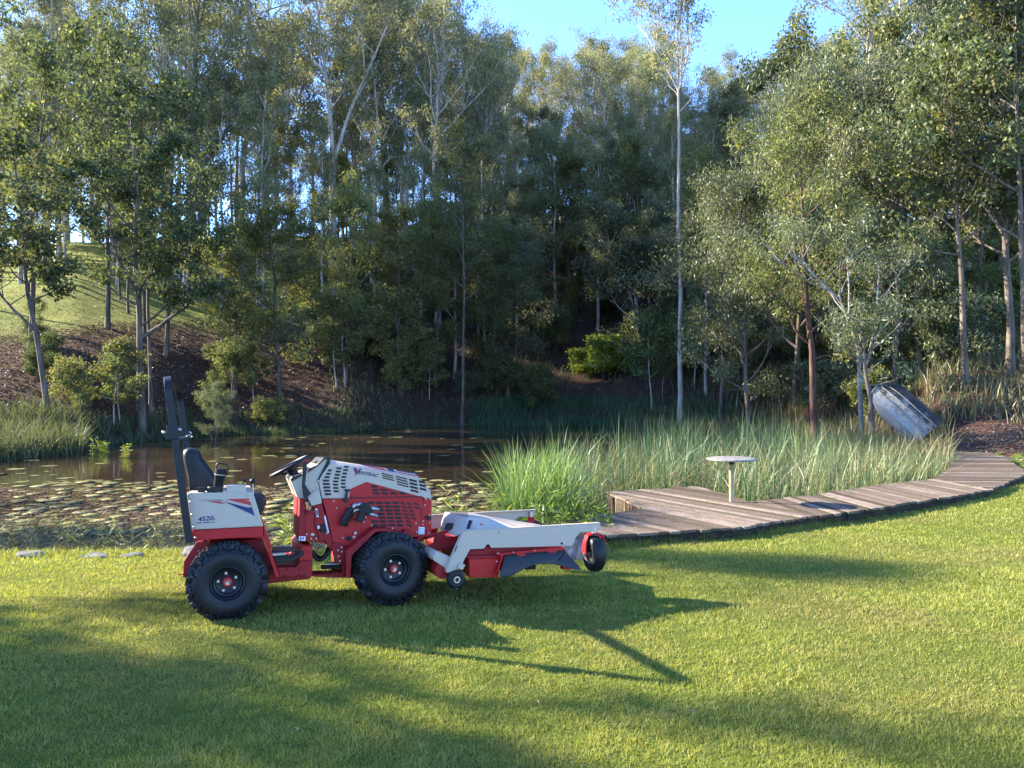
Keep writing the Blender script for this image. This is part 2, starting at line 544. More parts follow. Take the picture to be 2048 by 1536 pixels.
# ------------------------------------------------------------------ blades (lawn, reeds, rank grass)
def blade_mesh(name, P0, H, W, lean, segs, mat, tint, label=None, kind='stuff', cat=None, az=None, curve=0.6):
    """curved tapering ribbons; P0 (n,3), H, W, lean arrays"""
    n = len(P0)
    th = R.uniform(0, 2 * pi, n) if az is None else az
    ph = R.uniform(0, 2 * pi, n)
    d = np.stack([np.cos(th), np.sin(th), np.zeros(n)], 1)
    s = np.stack([np.cos(ph), np.sin(ph), np.zeros(n)], 1)
    rows = []
    for k in range(segs + 1):
        t = k / segs
        c = P0 + d * (lean * H * (t * (1 - curve) + curve * t * t))[:, None]
        zz = H * (t - 0.35 * lean * t * t)
        c = c + np.stack([np.zeros(n), np.zeros(n), zz], 1)
        w = W * (1 - t ** 2.2) * (0.6 + 0.8 * min(t * 3, .5)) * 0.5
        rows.append((c, w, s))
    if segs == 1:
        Vv = np.concatenate([rows[0][0] - s * (W / 2)[:, None], rows[0][0] + s * (W / 2)[:, None], rows[1][0]], 0)
        i = np.arange(n); Ff = np.stack([i, i + n, i + 2 * n], 1); att = tint
    else:
        parts = []
        for k in range(segs):
            c, w, s_ = rows[k]; parts += [c - s_ * w[:, None], c + s_ * w[:, None]]
        parts.append(rows[segs][0])
        Vv = np.concatenate(parts, 0); i = np.arange(n); q = []
        for k in range(segs - 1):
            a = 2 * k * n; q.append(np.stack([i + a, i + a + n, i + a + 3 * n, i + a + 2 * n], 1))
        a = 2 * (segs - 1) * n
        tri = np.stack([i + a, i + a + n, i + 2 * segs * n], 1)
        Ff = [np.concatenate(q, 0), tri]; att = np.concatenate([tint] * segs)
    me = np_mesh(name, Vv, Ff, False, {'tint': ('FACE', att)})
    o = link(name, me, mat)
    return tag(o, label, cat, kind=kind)


def vnoise(x, y, s, seed=0):
    return (np.sin(x * s + seed) * np.cos(y * s * 1.3 + seed * 2) + np.sin((x + y) * s * .63 + seed * 3) * np.cos((x - y) * s * .8 + seed)) * 0.5


N = 620000
Yb = np.exp(R.uniform(math.log(2.9), math.log(19), N))
Xb = R.uniform(-0.80, 0.80, N) * Yb + R.uniform(-.5, .5, N)
zb, Pb, dnb, dfb, _ = terr(Xb, Yb)
keep = (dnb < -0.02 + 0.12 * vnoise(Xb, Yb, 5)) | ((Pb > 1960) & (Yb < 20))
Xb, Yb, zb = Xb[keep], Yb[keep], zb[keep]; n = len(Xb)
patch = vnoise(Xb, Yb, 1.7, 3) * .4 + vnoise(Xb, Yb, 4.3, 5) * .4 + vnoise(Xb, Yb, 11.0, 2) * .45 + vnoise(Xb, Yb, 27.0, 7) * .45
Hb = R.uniform(0.012, 0.036, n) * (1 + 0.55 * patch) + 0.0008 * Yb
Wb = 0.0016 * R.uniform(.7, 1.4, n) * (Yb ** 0.85)
tb = np.clip(0.42 + 0.34 * patch + R.normal(0, .2, n), 0, 1)
P0 = np.stack([Xb, Yb, zb - 0.004], 1)
blade_mesh('lawn_grass', P0, Hb, Wb, R.uniform(.15, 1.1, n), 1, M['lawn_blade'], tb, 'short mown green lawn grass in front of the pond', cat='grass')
# longer fringe along the pond edge and the boardwalk
n = 16000
pb = R.uniform(-300, 2100, n); yb = np.interp(pb, NPX, NEAR_Y)
dd = R.normal(0, 0.13, n)
yb = np.where(pb > 1180, yb * 0.0 + np.interp(pb, [1180, 1590, 1980, 2100], [9.05, 10.3, 13.7, 15.6]) - np.abs(dd) * .6, yb - 0.1 + dd)
xb = (pb - 1024) / FPX * yb; zb = terr(xb, yb)[0]
blade_mesh('edge_grass', np.stack([xb, yb, zb - .01], 1), R.uniform(.04, .13, n), np.full(n, .007), R.uniform(.2, 1.2, n), 2, M['lawn_blade'],
           np.clip(R.normal(.45, .2, n), 0, 1), 'ragged longer grass along the lawn edge beside pond and boardwalk', cat='grass')

# bulrush bed behind the boardwalk
n = 14500
pb = 1000 + 915 * R.uniform(0, 1, n) ** 0.9
y0 = np.interp(pb, [985, 1060, 1215, 1225, 1400, 1500, 1628, 1750, 1870, 1915], [10.6, 10.6, 12.0, 13.4, 14.3, 12.3, 13.2, 14.5, 16.0, 19.2])
y1 = np.interp(pb, [985, 1100, 1300, 1500, 1700, 1860, 1915], [13.5, 17.0, 23.0, 27.5, 26.0, 22.5, 21.5])
yb = y0 + (y1 - y0) * R.uniform(0, 1, n) ** 1.15
xb = (pb - 1024) / FPX * yb
keep = vnoise(xb, yb, 2.6, 1) + R.uniform(-.8, .8, n) > -0.12
xb, yb, pb = xb[keep], yb[keep], pb[keep]; n = len(xb)
tall = 0.70 + 0.34 * vnoise(xb, yb, 1.5, 4) + 0.35 * np.clip((yb - 12) / 10, 0, 1)
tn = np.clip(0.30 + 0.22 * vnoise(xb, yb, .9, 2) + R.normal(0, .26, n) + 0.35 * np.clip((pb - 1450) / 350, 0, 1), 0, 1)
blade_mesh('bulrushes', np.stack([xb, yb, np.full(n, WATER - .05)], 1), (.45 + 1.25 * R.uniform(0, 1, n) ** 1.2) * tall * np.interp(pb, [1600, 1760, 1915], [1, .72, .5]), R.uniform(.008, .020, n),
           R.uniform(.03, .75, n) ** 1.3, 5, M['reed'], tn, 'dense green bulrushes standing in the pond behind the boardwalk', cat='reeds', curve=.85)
# bright front fringe of reeds at the left end of the bed
n = 1300
pb = R.uniform(1015, 1140, n); yb = R.uniform(10.2, 12.2, n)
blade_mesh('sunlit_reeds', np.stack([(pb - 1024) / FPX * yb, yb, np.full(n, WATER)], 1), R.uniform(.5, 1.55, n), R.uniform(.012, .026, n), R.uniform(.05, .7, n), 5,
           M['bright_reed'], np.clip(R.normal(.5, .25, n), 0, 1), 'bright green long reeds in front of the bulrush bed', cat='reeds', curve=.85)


def strip(name, label, n, p0, p1, yoff, spread, h0, h1, w, mat, tint=.45, cat='grass', base='far', yabs=None, lean=(.1, .6), clump=2.0, thr=-.4):
    pb = R.uniform(p0, p1, n)
    yb = np.interp(pb, PXS, FAR_Y) + yoff + R.uniform(0, spread, n) if yabs is None else R.uniform(yabs[0], yabs[1], n)
    xb = (pb - 1024) / FPX * yb
    k = vnoise(xb, yb, clump, 9) + R.uniform(-1, 1, n) > thr
    xb, yb = xb[k], yb[k]; m = len(xb)
    zb = np.maximum(terr(xb, yb)[0], WATER) - .03
    tall = .75 + .35 * vnoise(xb, yb, clump * .6, 6)
    return blade_mesh(name, np.stack([xb, yb, zb], 1), R.uniform(h0, h1, m) * tall, R.uniform(.7, 1.4, m) * w, R.uniform(lean[0], lean[1], m), 4, mat,
                      np.clip(tint + .2 * vnoise(xb, yb, 1.0, 3) + R.normal(0, .18, m), 0, 1), label, cat=cat, curve=.8)


n = 1700
pb = R.uniform(1150, 1900, n); yb = R.uniform(12.4, 20, n) + np.where(pb > 1700, 3, 0)
kk = yb > np.interp(pb, [985, 1215, 1225, 1400, 1500, 1628, 1750, 1870, 1915], [10.6, 12.0, 13.4, 14.3, 12.3, 13.2, 14.5, 16.0, 19.2])
pb, yb = pb[kk], yb[kk]; n = len(pb)
blade_mesh('dead_reeds', np.stack([(pb - 1024) / FPX * yb, yb, np.full(n, WATER)], 1), R.uniform(.4, 1.4, n), R.uniform(.010, .018, n), R.uniform(.2, 1.6, n), 4,
           M['dry_grass'], np.clip(R.normal(.9, .1, n), 0, 1), 'broken straw coloured dead reeds among the green ones', cat='reeds', curve=.5)
strip('far_reed_bed', 'dark green reeds along the far shore of the pond', 12000, 940, 1480, -2.0, 4.5, .4, 1.1, .03, M['green_reed'], .4, 'reeds')
strip('shore_grass', 'rank grey green grass at the foot of the far bank', 13000, 150, 1000, -1.0, 2.6, .2, .75, .026, M['dry_grass'], .25)
strip('bank_tussocks', 'tall green tussock grass at the far left end of the pond', 12000, -250, 165, -3.2, 5.0, .6, 1.9, .028, M['dry_grass'], .35)
strip('hill_grass', 'long dry grass on the right hillside under the trees', 26000, 1380, 2300, 1.5, 22, .4, 1.1, .035, M['dry_grass'], .55, thr=-.2)
strip('reed_margin', 'yellowish rushes at the back of the reed bed', 9000, 1250, 1900, -4, 5.5, .6, 1.5, .022, M['dry_grass'], .6, 'reeds')
strip('slope_grass', 'thin rank grass on the dim slope behind the pond', 12000, 650, 1450, 1, 14, .3, .9, .04, M['dry_grass'], .3, thr=0.1)
strip('meadow_grass', 'short rough grass on the sunny left hillside', 26000, -300, 760, 13, 32, .08, .28, .05, M['dry_grass'], .5, thr=-.6)


# ------------------------------------------------------------------ leaf quads
def leaf_quads(C, D, L, W, fold=0.0):
    n = len(C)
    r = R.normal(0, 1, (n, 3)); s = np.cross(D, r); s /= np.linalg.norm(s, axis=1)[:, None] + 1e-9
    a = C; b = C + D * (L * .45)[:, None] + s * (W * .5)[:, None]
    c = C + D * L[:, None]; d = C + D * (L * .45)[:, None] - s * (W * .5)[:, None]
    Vv = np.stack([a, b, c, d], 1).reshape(-1, 3)
    return Vv, np.arange(4 * n).reshape(n, 4)


def scatter(name, label, n, fn, mat, size, cat, tint=.5, flat=True):
    x, y = fn(n); z = terr(x, y)[0] + 0.015
    m = len(x)
    th = R.uniform(0, 2 * pi, m)
    D = np.stack([np.cos(th), np.sin(th), R.normal(0, .35, m)], 1); D /= np.linalg.norm(D, axis=1)[:, None]
    C = np.stack([x, y, z + R.uniform(0, .03, m)], 1)
    L = R.uniform(.6, 1.5, m) * size
    Vv, Ff = leaf_quads(C, D, L, L * .45)
    return tag(link(name, np_mesh(name, Vv, Ff, False, {'tint': ('FACE', np.clip(R.normal(tint, .25, m), 0, 1))}), mat), label, cat, kind='stuff')


def bank_pts(p0, p1, o0, o1):
    def f(n):
        p = R.uniform(p0, p1, n); y = np.interp(p, PXS, FAR_Y) + R.uniform(o0, o1, n)
        return (p - 1024) / FPX * y, y
    return f


scatter('leaf_litter', 'brown fallen leaves covering the shaded far bank', 30000, bank_pts(-200, 950, .4, 15), M['litter'], .13, 'leaf litter', .42)
scatter('mulch_litter', 'bark and fallen leaves on the slope beside the boat', 9000, bank_pts(1740, 2500, -.5, 9), M['litter'], .09, 'leaf litter', .35)


def lawn_pts(n):
    y = np.exp(R.uniform(math.log(3), math.log(9), n)); return R.uniform(-.8, .8, n) * y, y


scatter('lawn_leaves', 'small dry leaves and clippings scattered over the mown lawn', 260, lawn_pts, M['litter'], .022, 'fallen leaves', .6)


def gravel_pts(n):
    p = R.uniform(1800, 2060, n); y = np.interp(p, [1800, 2060], [22.6, 21.6]) + R.normal(0, .55, n)
    return (p - 1024) / FPX * y, y


scatter('gravel', 'pale gravel strip at the far end of the boardwalk', 4000, gravel_pts, M['gravel'], .045, 'gravel', .6)


# ------------------------------------------------------------------ trees
def tube_np(pts, rad, k=6):
    pts = np.asarray(pts, float); m = len(pts)
    T = np.gradient(pts, axis=0); T /= np.linalg.norm(T, axis=1)[:, None] + 1e-9
    ref = np.array([0.31, 0.87, 0.38]) if abs(T[0] @ np.array([0.31, 0.87, 0.38])) < .85 else np.array([1.0, 0, 0])
    U = ref - (T @ ref)[:, None] * T; U /= np.linalg.norm(U, axis=1)[:, None] + 1e-9
    Wv = np.cross(T, U)
    a = np.arange(k) * 2 * pi / k
    ring = U[:, None, :] * np.cos(a)[None, :, None] + Wv[:, None, :] * np.sin(a)[None, :, None]
    Vv = (pts[:, None, :] + ring * np.asarray(rad)[:, None, None]).reshape(-1, 3)
    i = np.arange(m - 1)[:, None] * k; j = np.arange(k)[None, :]; j2 = (j + 1) % k
    Ff = np.stack([i + j, i + j2, i + k + j2, i + k + j], -1).reshape(-1, 4)
    return Vv, Ff


def branch_path(p, d, L, n, rs, up=.2, wob=.25):
    pts = [np.array(p, float)]; d = np.array(d, float); d /= np.linalg.norm(d)
    for i in range(n):
        d = d + rs.normal(0, wob, 3) + np.array([0, 0, up]) / n * 2
        d /= np.linalg.norm(d); pts.append(pts[-1] + d * L / n)
    return np.array(pts)


def grow(name, seed, path, r0, leafmat, barkmat, reach=3.0, limbs=14, t0=.35, t1=.98, elev=.6, up=.3, subs=4, clump=.8, per=120,
         L=.16, W=.05, droop=.5, shape='round', twig=True, flat=.7, forks=None, bare=0.0):
    """returns (trunk mesh, crown mesh) about the base of the trunk"""
    rs = np.random.RandomState(seed)
    path = np.asarray(path, float)
    m = 16
    seg = np.concatenate([[0], np.cumsum(np.linalg.norm(np.diff(path, axis=0), axis=1))])
    tt = np.linspace(0, 1, m)
    tr = np.stack([np.interp(tt * seg[-1], seg, path[:, i]) for i in range(3)], 1)
    H = seg[-1]
    w = np.cumsum(rs.normal(0, .012 * H ** .8 / 3, (m, 2)), 0); w[0] = 0
    tr[:, :2] += w * .6
    rad = r0 * (1 - .82 * tt ** .9) * (1 + .35 * np.exp(-tt * 30))
    tr[0, 2] -= .5
    VV = []; FF = []; nv = 0
    cl = []

    def put(p, r, k=6):
        nonlocal nv
        v, f = tube_np(p, r, k); VV.append(v); FF.append(f + nv); nv += len(v)
    put(tr, rad, 8)
    trunks = [(tr, rad)]
    for fk in (forks or []):
        ft, fd, fl = fk
        i0 = int(ft * (m - 1)); bp = branch_path(tr[i0], fd, fl, 9, rs, up * .6, .10)
        br = np.linspace(rad[i0] * .8, rad[i0] * .15, len(bp)); put(bp, br, 7); trunks.append((bp, br))
    for tk, (tp, trd) in enumerate(trunks):
        nb = limbs if tk == 0 else max(4, limbs // 2)
        a0 = t0 if tk == 0 else .35
        for i in range(nb):
            t = a0 + (t1 - a0) * (i + rs.uniform(0, .9)) / nb
            u = t * (len(tp) - 1); k = min(int(u), len(tp) - 2); p = tp[k] * (1 - u + k) + tp[k + 1] * (u - k)
            q = (t - a0) / max(t1 - a0, .01)
            if shape == 'round': env = math.sqrt(max(.05, 1 - (2 * q - .8) ** 2 / 1.7))
            elif shape == 'top': env = .45 + .75 * math.sin(pi * min(1, q * .95 + .08))
            elif shape == 'cone': env = 1.05 - .75 * q
            else: env = .9
            az = i * 2.399 + rs.uniform(-.5, .5)
            e = elev + rs.uniform(-.25, .25) + .4 * q
            d = np.array([math.cos(az) * math.cos(e), math.sin(az) * math.cos(e), math.sin(e)])
            Lb = reach * env * rs.uniform(.65, 1.15)
            bp = branch_path(p, d, Lb, 6, rs, up, .16)
            rr = max(.012, min(trd[k] * .55, .03 * Lb))
            put(bp, np.linspace(rr, rr * .25, len(bp)), 5)
            if rs.rand() < bare: continue
            cl.append((bp[-1], clump))
            for s_ in range(subs):
                j = rs.randint(2, len(bp)); az2 = rs.uniform(0, 2 * pi)
                d2 = (bp[j] - bp[j - 1]); d2 /= np.linalg.norm(d2)
                d2 = d2 + np.array([math.cos(az2), math.sin(az2), rs.uniform(-.2, .6)]) * .9
                sp = branch_path(bp[j], d2, Lb * rs.uniform(.25, .5), 4, rs, up * .7, .22)
                if twig: put(sp, np.linspace(rr * .4, rr * .12, len(sp)), 4)
                cl.append((sp[-1], clump * rs.uniform(.6, 1.1)))
                if rs.rand() < .5: cl.append((sp[2], clump * .6))
    bme = np_mesh(name + '_trunk', np.concatenate(VV), np.concatenate(FF), True)
    C = []; tn = []; Dd = []
    for c, r in cl:
        k = int(per * rs.uniform(.5, 1.3) * (r / clump))
        g = rs.normal(0, 1, (k, 3)); g /= np.linalg.norm(g, axis=1)[:, None]
        g *= (rs.uniform(.05, 1, k) ** .5)[:, None] * r
        g[:, 2] *= flat
        C.append(c + g)
        dr = rs.normal(0, 1, (k, 3)) * (1 - droop); dr[:, 2] -= droop; dr += g / r * .4
        dr /= np.linalg.norm(dr, axis=1)[:, None]; Dd.append(dr)
        tn.append(np.clip(rs.normal(.42 + rs.uniform(-.2, .2), .16, k), 0, 1))
    C = np.concatenate(C); Dd = np.concatenate(Dd); tn = np.concatenate(tn)
    Ls = rs.uniform(.6, 1.3, len(C)) * L
    Vv, Ff = leaf_quads(C, Dd, Ls, Ls * W / L)
    lme = np_mesh(name + '_crown', Vv, Ff, False, {'tint': ('FACE', tn)})
    bme.materials.append(barkmat); lme.materials.append(leafmat)
    return bme, lme


def straight(H, lean=(0, 0), seed=0, bend=.03):
    rs = np.random.RandomState(seed); n = 6
    p = [[0, 0, 0]]
    for i in range(1, n + 1):
        t = i / n
        p.append([lean[0] * H * t + rs.normal(0, bend) * H * t * .5, lean[1] * H * t + rs.normal(0, bend) * H * t * .5, H * t])
    return p


PROTO = {}


def proto(key, **k):
    PROTO[key] = grow(key, **k)


for i in range(5):
    proto('gum%d' % i, seed=20 + i, path=straight(22, (R.uniform(-.05, .05), 0), 5 + i), r0=.24, leafmat=M['gum_leaf'], barkmat=M['gum_bark'], reach=4.7, limbs=19,
          t0=.34 + .04 * (i % 3), elev=.6, up=.3, subs=6, clump=.8, per=92, L=.215, W=.07, droop=.55, shape='top', flat=.85)
for i in range(3):
    proto('slim%d' % i, seed=40 + i, path=straight(15, (R.uniform(-.05, .05), 0), 15 + i), r0=.13, leafmat=M['gum_leaf'], barkmat=M['gum_bark'], reach=2.8, limbs=17,
          t0=.25, elev=.7, up=.3, subs=5, clump=.6, per=95, L=.2, W=.06, droop=.5, shape='round', flat=.9)
for i in range(4):
    proto('dense%d' % i, seed=60 + i, path=straight(9, (R.uniform(-.06, .06), 0), 25 + i), r0=.13, leafmat=M['dark_leaf'], barkmat=M['dark_bark'], reach=2.7, limbs=22,
          t0=.16, elev=.35, up=.3, subs=6, clump=.62, per=118, L=.145, W=.065, droop=.3, shape='round', flat=.6)
for i in range(3):
    proto('wattle%d' % i, seed=80 + i, path=straight(9, (R.uniform(-.08, .08), 0), 35 + i), r0=.11, leafmat=M['wattle_leaf'], barkmat=M['dark_bark'], reach=3.0, limbs=20,
          t0=.2, elev=.5, up=.15, subs=6, clump=.72, per=160, L=.15, W=.036, droop=.5, shape='round', flat=.65)
for i in range(3):
    proto('broad%d' % i, seed=100 + i, path=straight(10, (R.uniform(-.08, .08), 0), 45 + i), r0=.12, leafmat=M['broad_leaf'], barkmat=M['dark_bark'], reach=3.2, limbs=15,
          t0=.38, elev=.35, up=.35, subs=6, clump=.55, per=70, L=.16, W=.10, droop=.25, shape='round', flat=.5)
for i in range(3):
    proto('sapling%d' % i, seed=120 + i, path=straight(3.6, (R.uniform(-.1, .1), 0), 55 + i), r0=.035, leafmat=M['dark_leaf'], barkmat=M['gum_bark'], reach=1.1, limbs=12,
          t0=.3, elev=.4, up=.2, subs=4, clump=.36, per=50, L=.15, W=.06, droop=.35, shape='round', flat=.6)
for i in range(3):
    proto('shrub%d' % i, seed=140 + i, path=straight(1.6, (0, 0), 65 + i), r0=.03, leafmat=[M['dark_leaf'], M['wattle_leaf'], M['broad_leaf']][i], barkmat=M['dark_bark'], reach=1.25, limbs=16,
          t0=.08, elev=.5, up=.2, subs=4, clump=.42, per=75, L=.13, W=.06, droop=.2, shape='round', flat=.7)
proto('limebush', seed=151, path=straight(1.8, (0, 0), 75), r0=.03, leafmat=M['lime_leaf'], barkmat=M['dark_bark'], reach=1.5, limbs=18,
      t0=.05, elev=.5, up=.25, subs=4, clump=.45, per=70, L=.17, W=.11, droop=.1, shape='round', flat=.7)


def tree(pkey, x, y, s=1.0, rz=None, label='', cat='tree', group=None, name=None, sz=None, sink=0.1):
    b, l = PROTO[pkey] if isinstance(pkey, str) else pkey
    nm = name or {'gum': 'gum_tree', 'slim': 'young_gum_tree', 'dense': 'leafy_tree', 'wattle': 'wattle_tree', 'broad': 'broad_leaved_tree', 'sapling': 'sapling',
                  'shrub': 'shrub', 'limebush': 'bush'}[pkey.rstrip('0123456789')]
    o = empty(nm, (x, y, tz(x, y) - sink), rnd.uniform(0, 6.28) if rz is None else rz)
    o.scale = (s, s, (sz or s))
    tag(o, label, cat, group)
    t = bpy.data.objects.new('trunk', b); COL.objects.link(t); t.parent = o
    c = bpy.data.objects.new('crown', l); COL.objects.link(c); c.parent = o
    return o


def at(px, Y):
    return (px - 1024) / FPX * Y, Y


def world_path(pts, Y, dy=0):
    """trunk centre line from picture points at depth Y, about its base"""
    b = pix(pts[0][0], pts[0][1], Y)
    out = [pix(p[0], p[1], Y) - b + np.array([0, dy * i, 0]) for i, p in enumerate(pts)]
    return out, b


def special(name, pts, Y, r0, label, cat='tree', dy=0, **k):
    path, b = world_path(pts, Y, dy)
    z = tz(b[0], Y)
    path = [p + np.array([0, 0, (b[2] - z) * (i > 0)]) for i, p in enumerate(path)]
    bm_, lm_ = grow(name, path=path, r0=r0, **k)
    o = empty(name, (b[0], Y, z)); tag(o, label, cat)
    link('trunk', bm_, None, o); link('crown', lm_, None, o)
    return o


G = dict(leafmat=M['gum_leaf'], barkmat=M['gum_bark'], L=.2, W=.06, droop=.55, flat=.85)
special('tall_gum_tree', [(1360, 770), (1358, 560), (1357, 300), (1353, 60), (1350, -160)], 42, .155, 'tallest slender gum with a straight bare pale trunk right of the open sky',
        seed=301, reach=3.4, limbs=16, t0=.62, elev=.9, up=.3, subs=5, clump=.6, per=60, shape='top', forks=[(.72, (-.25, 0, 1), 6), (.68, (.35, .1, 1), 7)], **G)
special('slender_tree', [(922, 800), (925, 650), (927, 520), (925, 400), (930, 290)], 46.5, .13, 'slender grey trunk standing at the water edge in mid picture',
        seed=302, leafmat=M['dark_leaf'], barkmat=M['dark_bark'], reach=3.0, limbs=18, t0=.45, elev=.5, up=.3, subs=5, clump=.65, per=110, L=.17, W=.06, droop=.4)
special('leaning_tree', [(97, 800), (75, 680), (52, 560), (45, 440), (30, 300)], 29, .12, 'thin leaning grey tree at the far left of the bank',
        seed=303, leafmat=M['broad_leaf'], barkmat=M['dark_bark'], reach=3.0, limbs=15, t0=.42, elev=.4, up=.3, subs=5, clump=.55, per=55, L=.2, W=.13, droop=.25,
        forks=[(.35, (-1, 0, .7), 3.2)])
special('dark_trunk_tree', [(284, 800), (278, 640), (268, 520), (272, 380), (262, 180)], 33, .17, 'dark forked tree with drooping leafy limbs left of the roll bar',
        seed=304, leafmat=M['broad_leaf'], barkmat=M['dark_bark'], reach=3.9, limbs=18, t0=.3, elev=.25, up=.35, subs=7, clump=.55, per=66, L=.16, W=.10, droop=.25, flat=.5,
        forks=[(.3, (1, 0, .7), 4.5), (.42, (-.6, 0, 1), 4)])
special('twin_tree', [(302, 740), (296, 600), (300, 450), (312, 300)], 35, .10, 'thin dark tree just right of the forked dark tree',
        seed=314, leafmat=M['broad_leaf'], barkmat=M['dark_bark'], reach=2.4, limbs=14, t0=.45, elev=.4, up=.3, subs=5, clump=.55, per=55, L=.2, W=.13, droop=.25)
special('hillside_gum_tree', [(410, 600), (407, 480), (395, 330), (385, 150), (395, -60)], 54, .33, 'thick trunked gum on the sunny grass of the left hill',
        seed=305, leafmat=M['gum_leaf'], barkmat=M['dark_bark'], reach=5, limbs=20, t0=.42, elev=.7, up=.35, subs=6, clump=.95, per=75, L=.24, W=.075, droop=.55, shape='top',
        forks=[(.45, (.5, 0, 1), 9)])
special('big_gum_tree', [(668, 560), (664, 330), (655, 200), (637, 60), (622, -90)], 58, .34, 'big pale gum with a curving forked trunk left of middle',
        seed=306, reach=4.6, limbs=18, t0=.55, elev=.7, up=.35, subs=6, clump=.9, per=95, shape='top', leafmat=M['gum_leaf'], barkmat=M['gum_bark'], L=.24, W=.075, droop=.55,
        forks=[(.42, (.22, 0, 1), 13)])
special('white_limbed_tree', [(1725, 800), (1722, 700), (1690, 610), (1625, 545), (1560, 490)], 25.5, .10, 'leaning pale limbed tree with bare twisting branches above the boat',
        seed=307, leafmat=M['wattle_leaf'], barkmat=M['pale_bark'], reach=2.2, limbs=16, t0=.4, elev=.55, up=.2, subs=4, clump=.5, per=65, L=.16, W=.035, droop=.5, bare=.5,
        forks=[(.34, (.35, 0, 1), 4.5), (.6, (.1, 0, 1), 3.5), (.75, (-1, 0, .5), 2.5)])
special('red_trunk_tree', [(1632, 815), (1625, 700), (1612, 560), (1605, 380), (1600, 250)], 28, .15, 'tree with a dark reddish trunk left of the upturned boat',
        seed=308, leafmat=M['dark_leaf'], barkmat=M['red_bark'], reach=2.9, limbs=22, t0=.3, elev=.3, up=.25, subs=6, clump=.6, per=100, L=.15, W=.05, droop=.4)
special('right_tree', [(2022, 770), (2020, 640), (2008, 480), (2012, 300), (1990, 100), (1985, 40)], 27, .15, 'grey trunked broad leaved tree at the right edge beyond the boat',
        seed=309, leafmat=M['broad_leaf'], barkmat=M['dark_bark'], reach=3.7, limbs=26, t0=.3, elev=.3, up=.3, subs=8, clump=.55, per=95, L=.14, W=.08, droop=.25, flat=.55)
special('pale_branch_tree', [(1292, 655), (1262, 590), (1235, 530), (1205, 480), (1180, 440)], 52, .13, 'spreading tree of white branches with light green top',
        seed=310, leafmat=M['wattle_leaf'], barkmat=M['pale_bark'], reach=2.9, limbs=14, t0=.5, elev=.5, up=.35, subs=5, clump=.75, per=130, L=.18, W=.08, droop=.2, flat=.6,
        forks=[(.1, (-.25, 0, 1), 6.5), (.15, (.12, 0, 1), 6), (.3, (-.8, 0, 1), 4)])
special('boat_tree', [(1748, 858), (1742, 800), (1733, 740), (1728, 640)], 24.6, .13, 'mossy dark trunk the upturned boat leans against',
        seed=311, leafmat=M['wattle_leaf'], barkmat=M['dark_bark'], reach=1.6, limbs=12, t0=.55, elev=.5, up=.3, subs=4, clump=.45, per=60, L=.14, W=.035, droop=.4)
special('striped_trunk_tree', [(1412, 770), (1411, 640), (1408, 520), (1405, 330)], 44, .10, 'thin gum with a peeling reddish trunk beside the tall straight gum',
        seed=312, leafmat=M['dark_leaf'], barkmat=M['gum_bark'], reach=2.5, limbs=16, t0=.5, elev=.5, up=.3, subs=5, clump=.65, per=110, L=.17, W=.06, droop=.4)

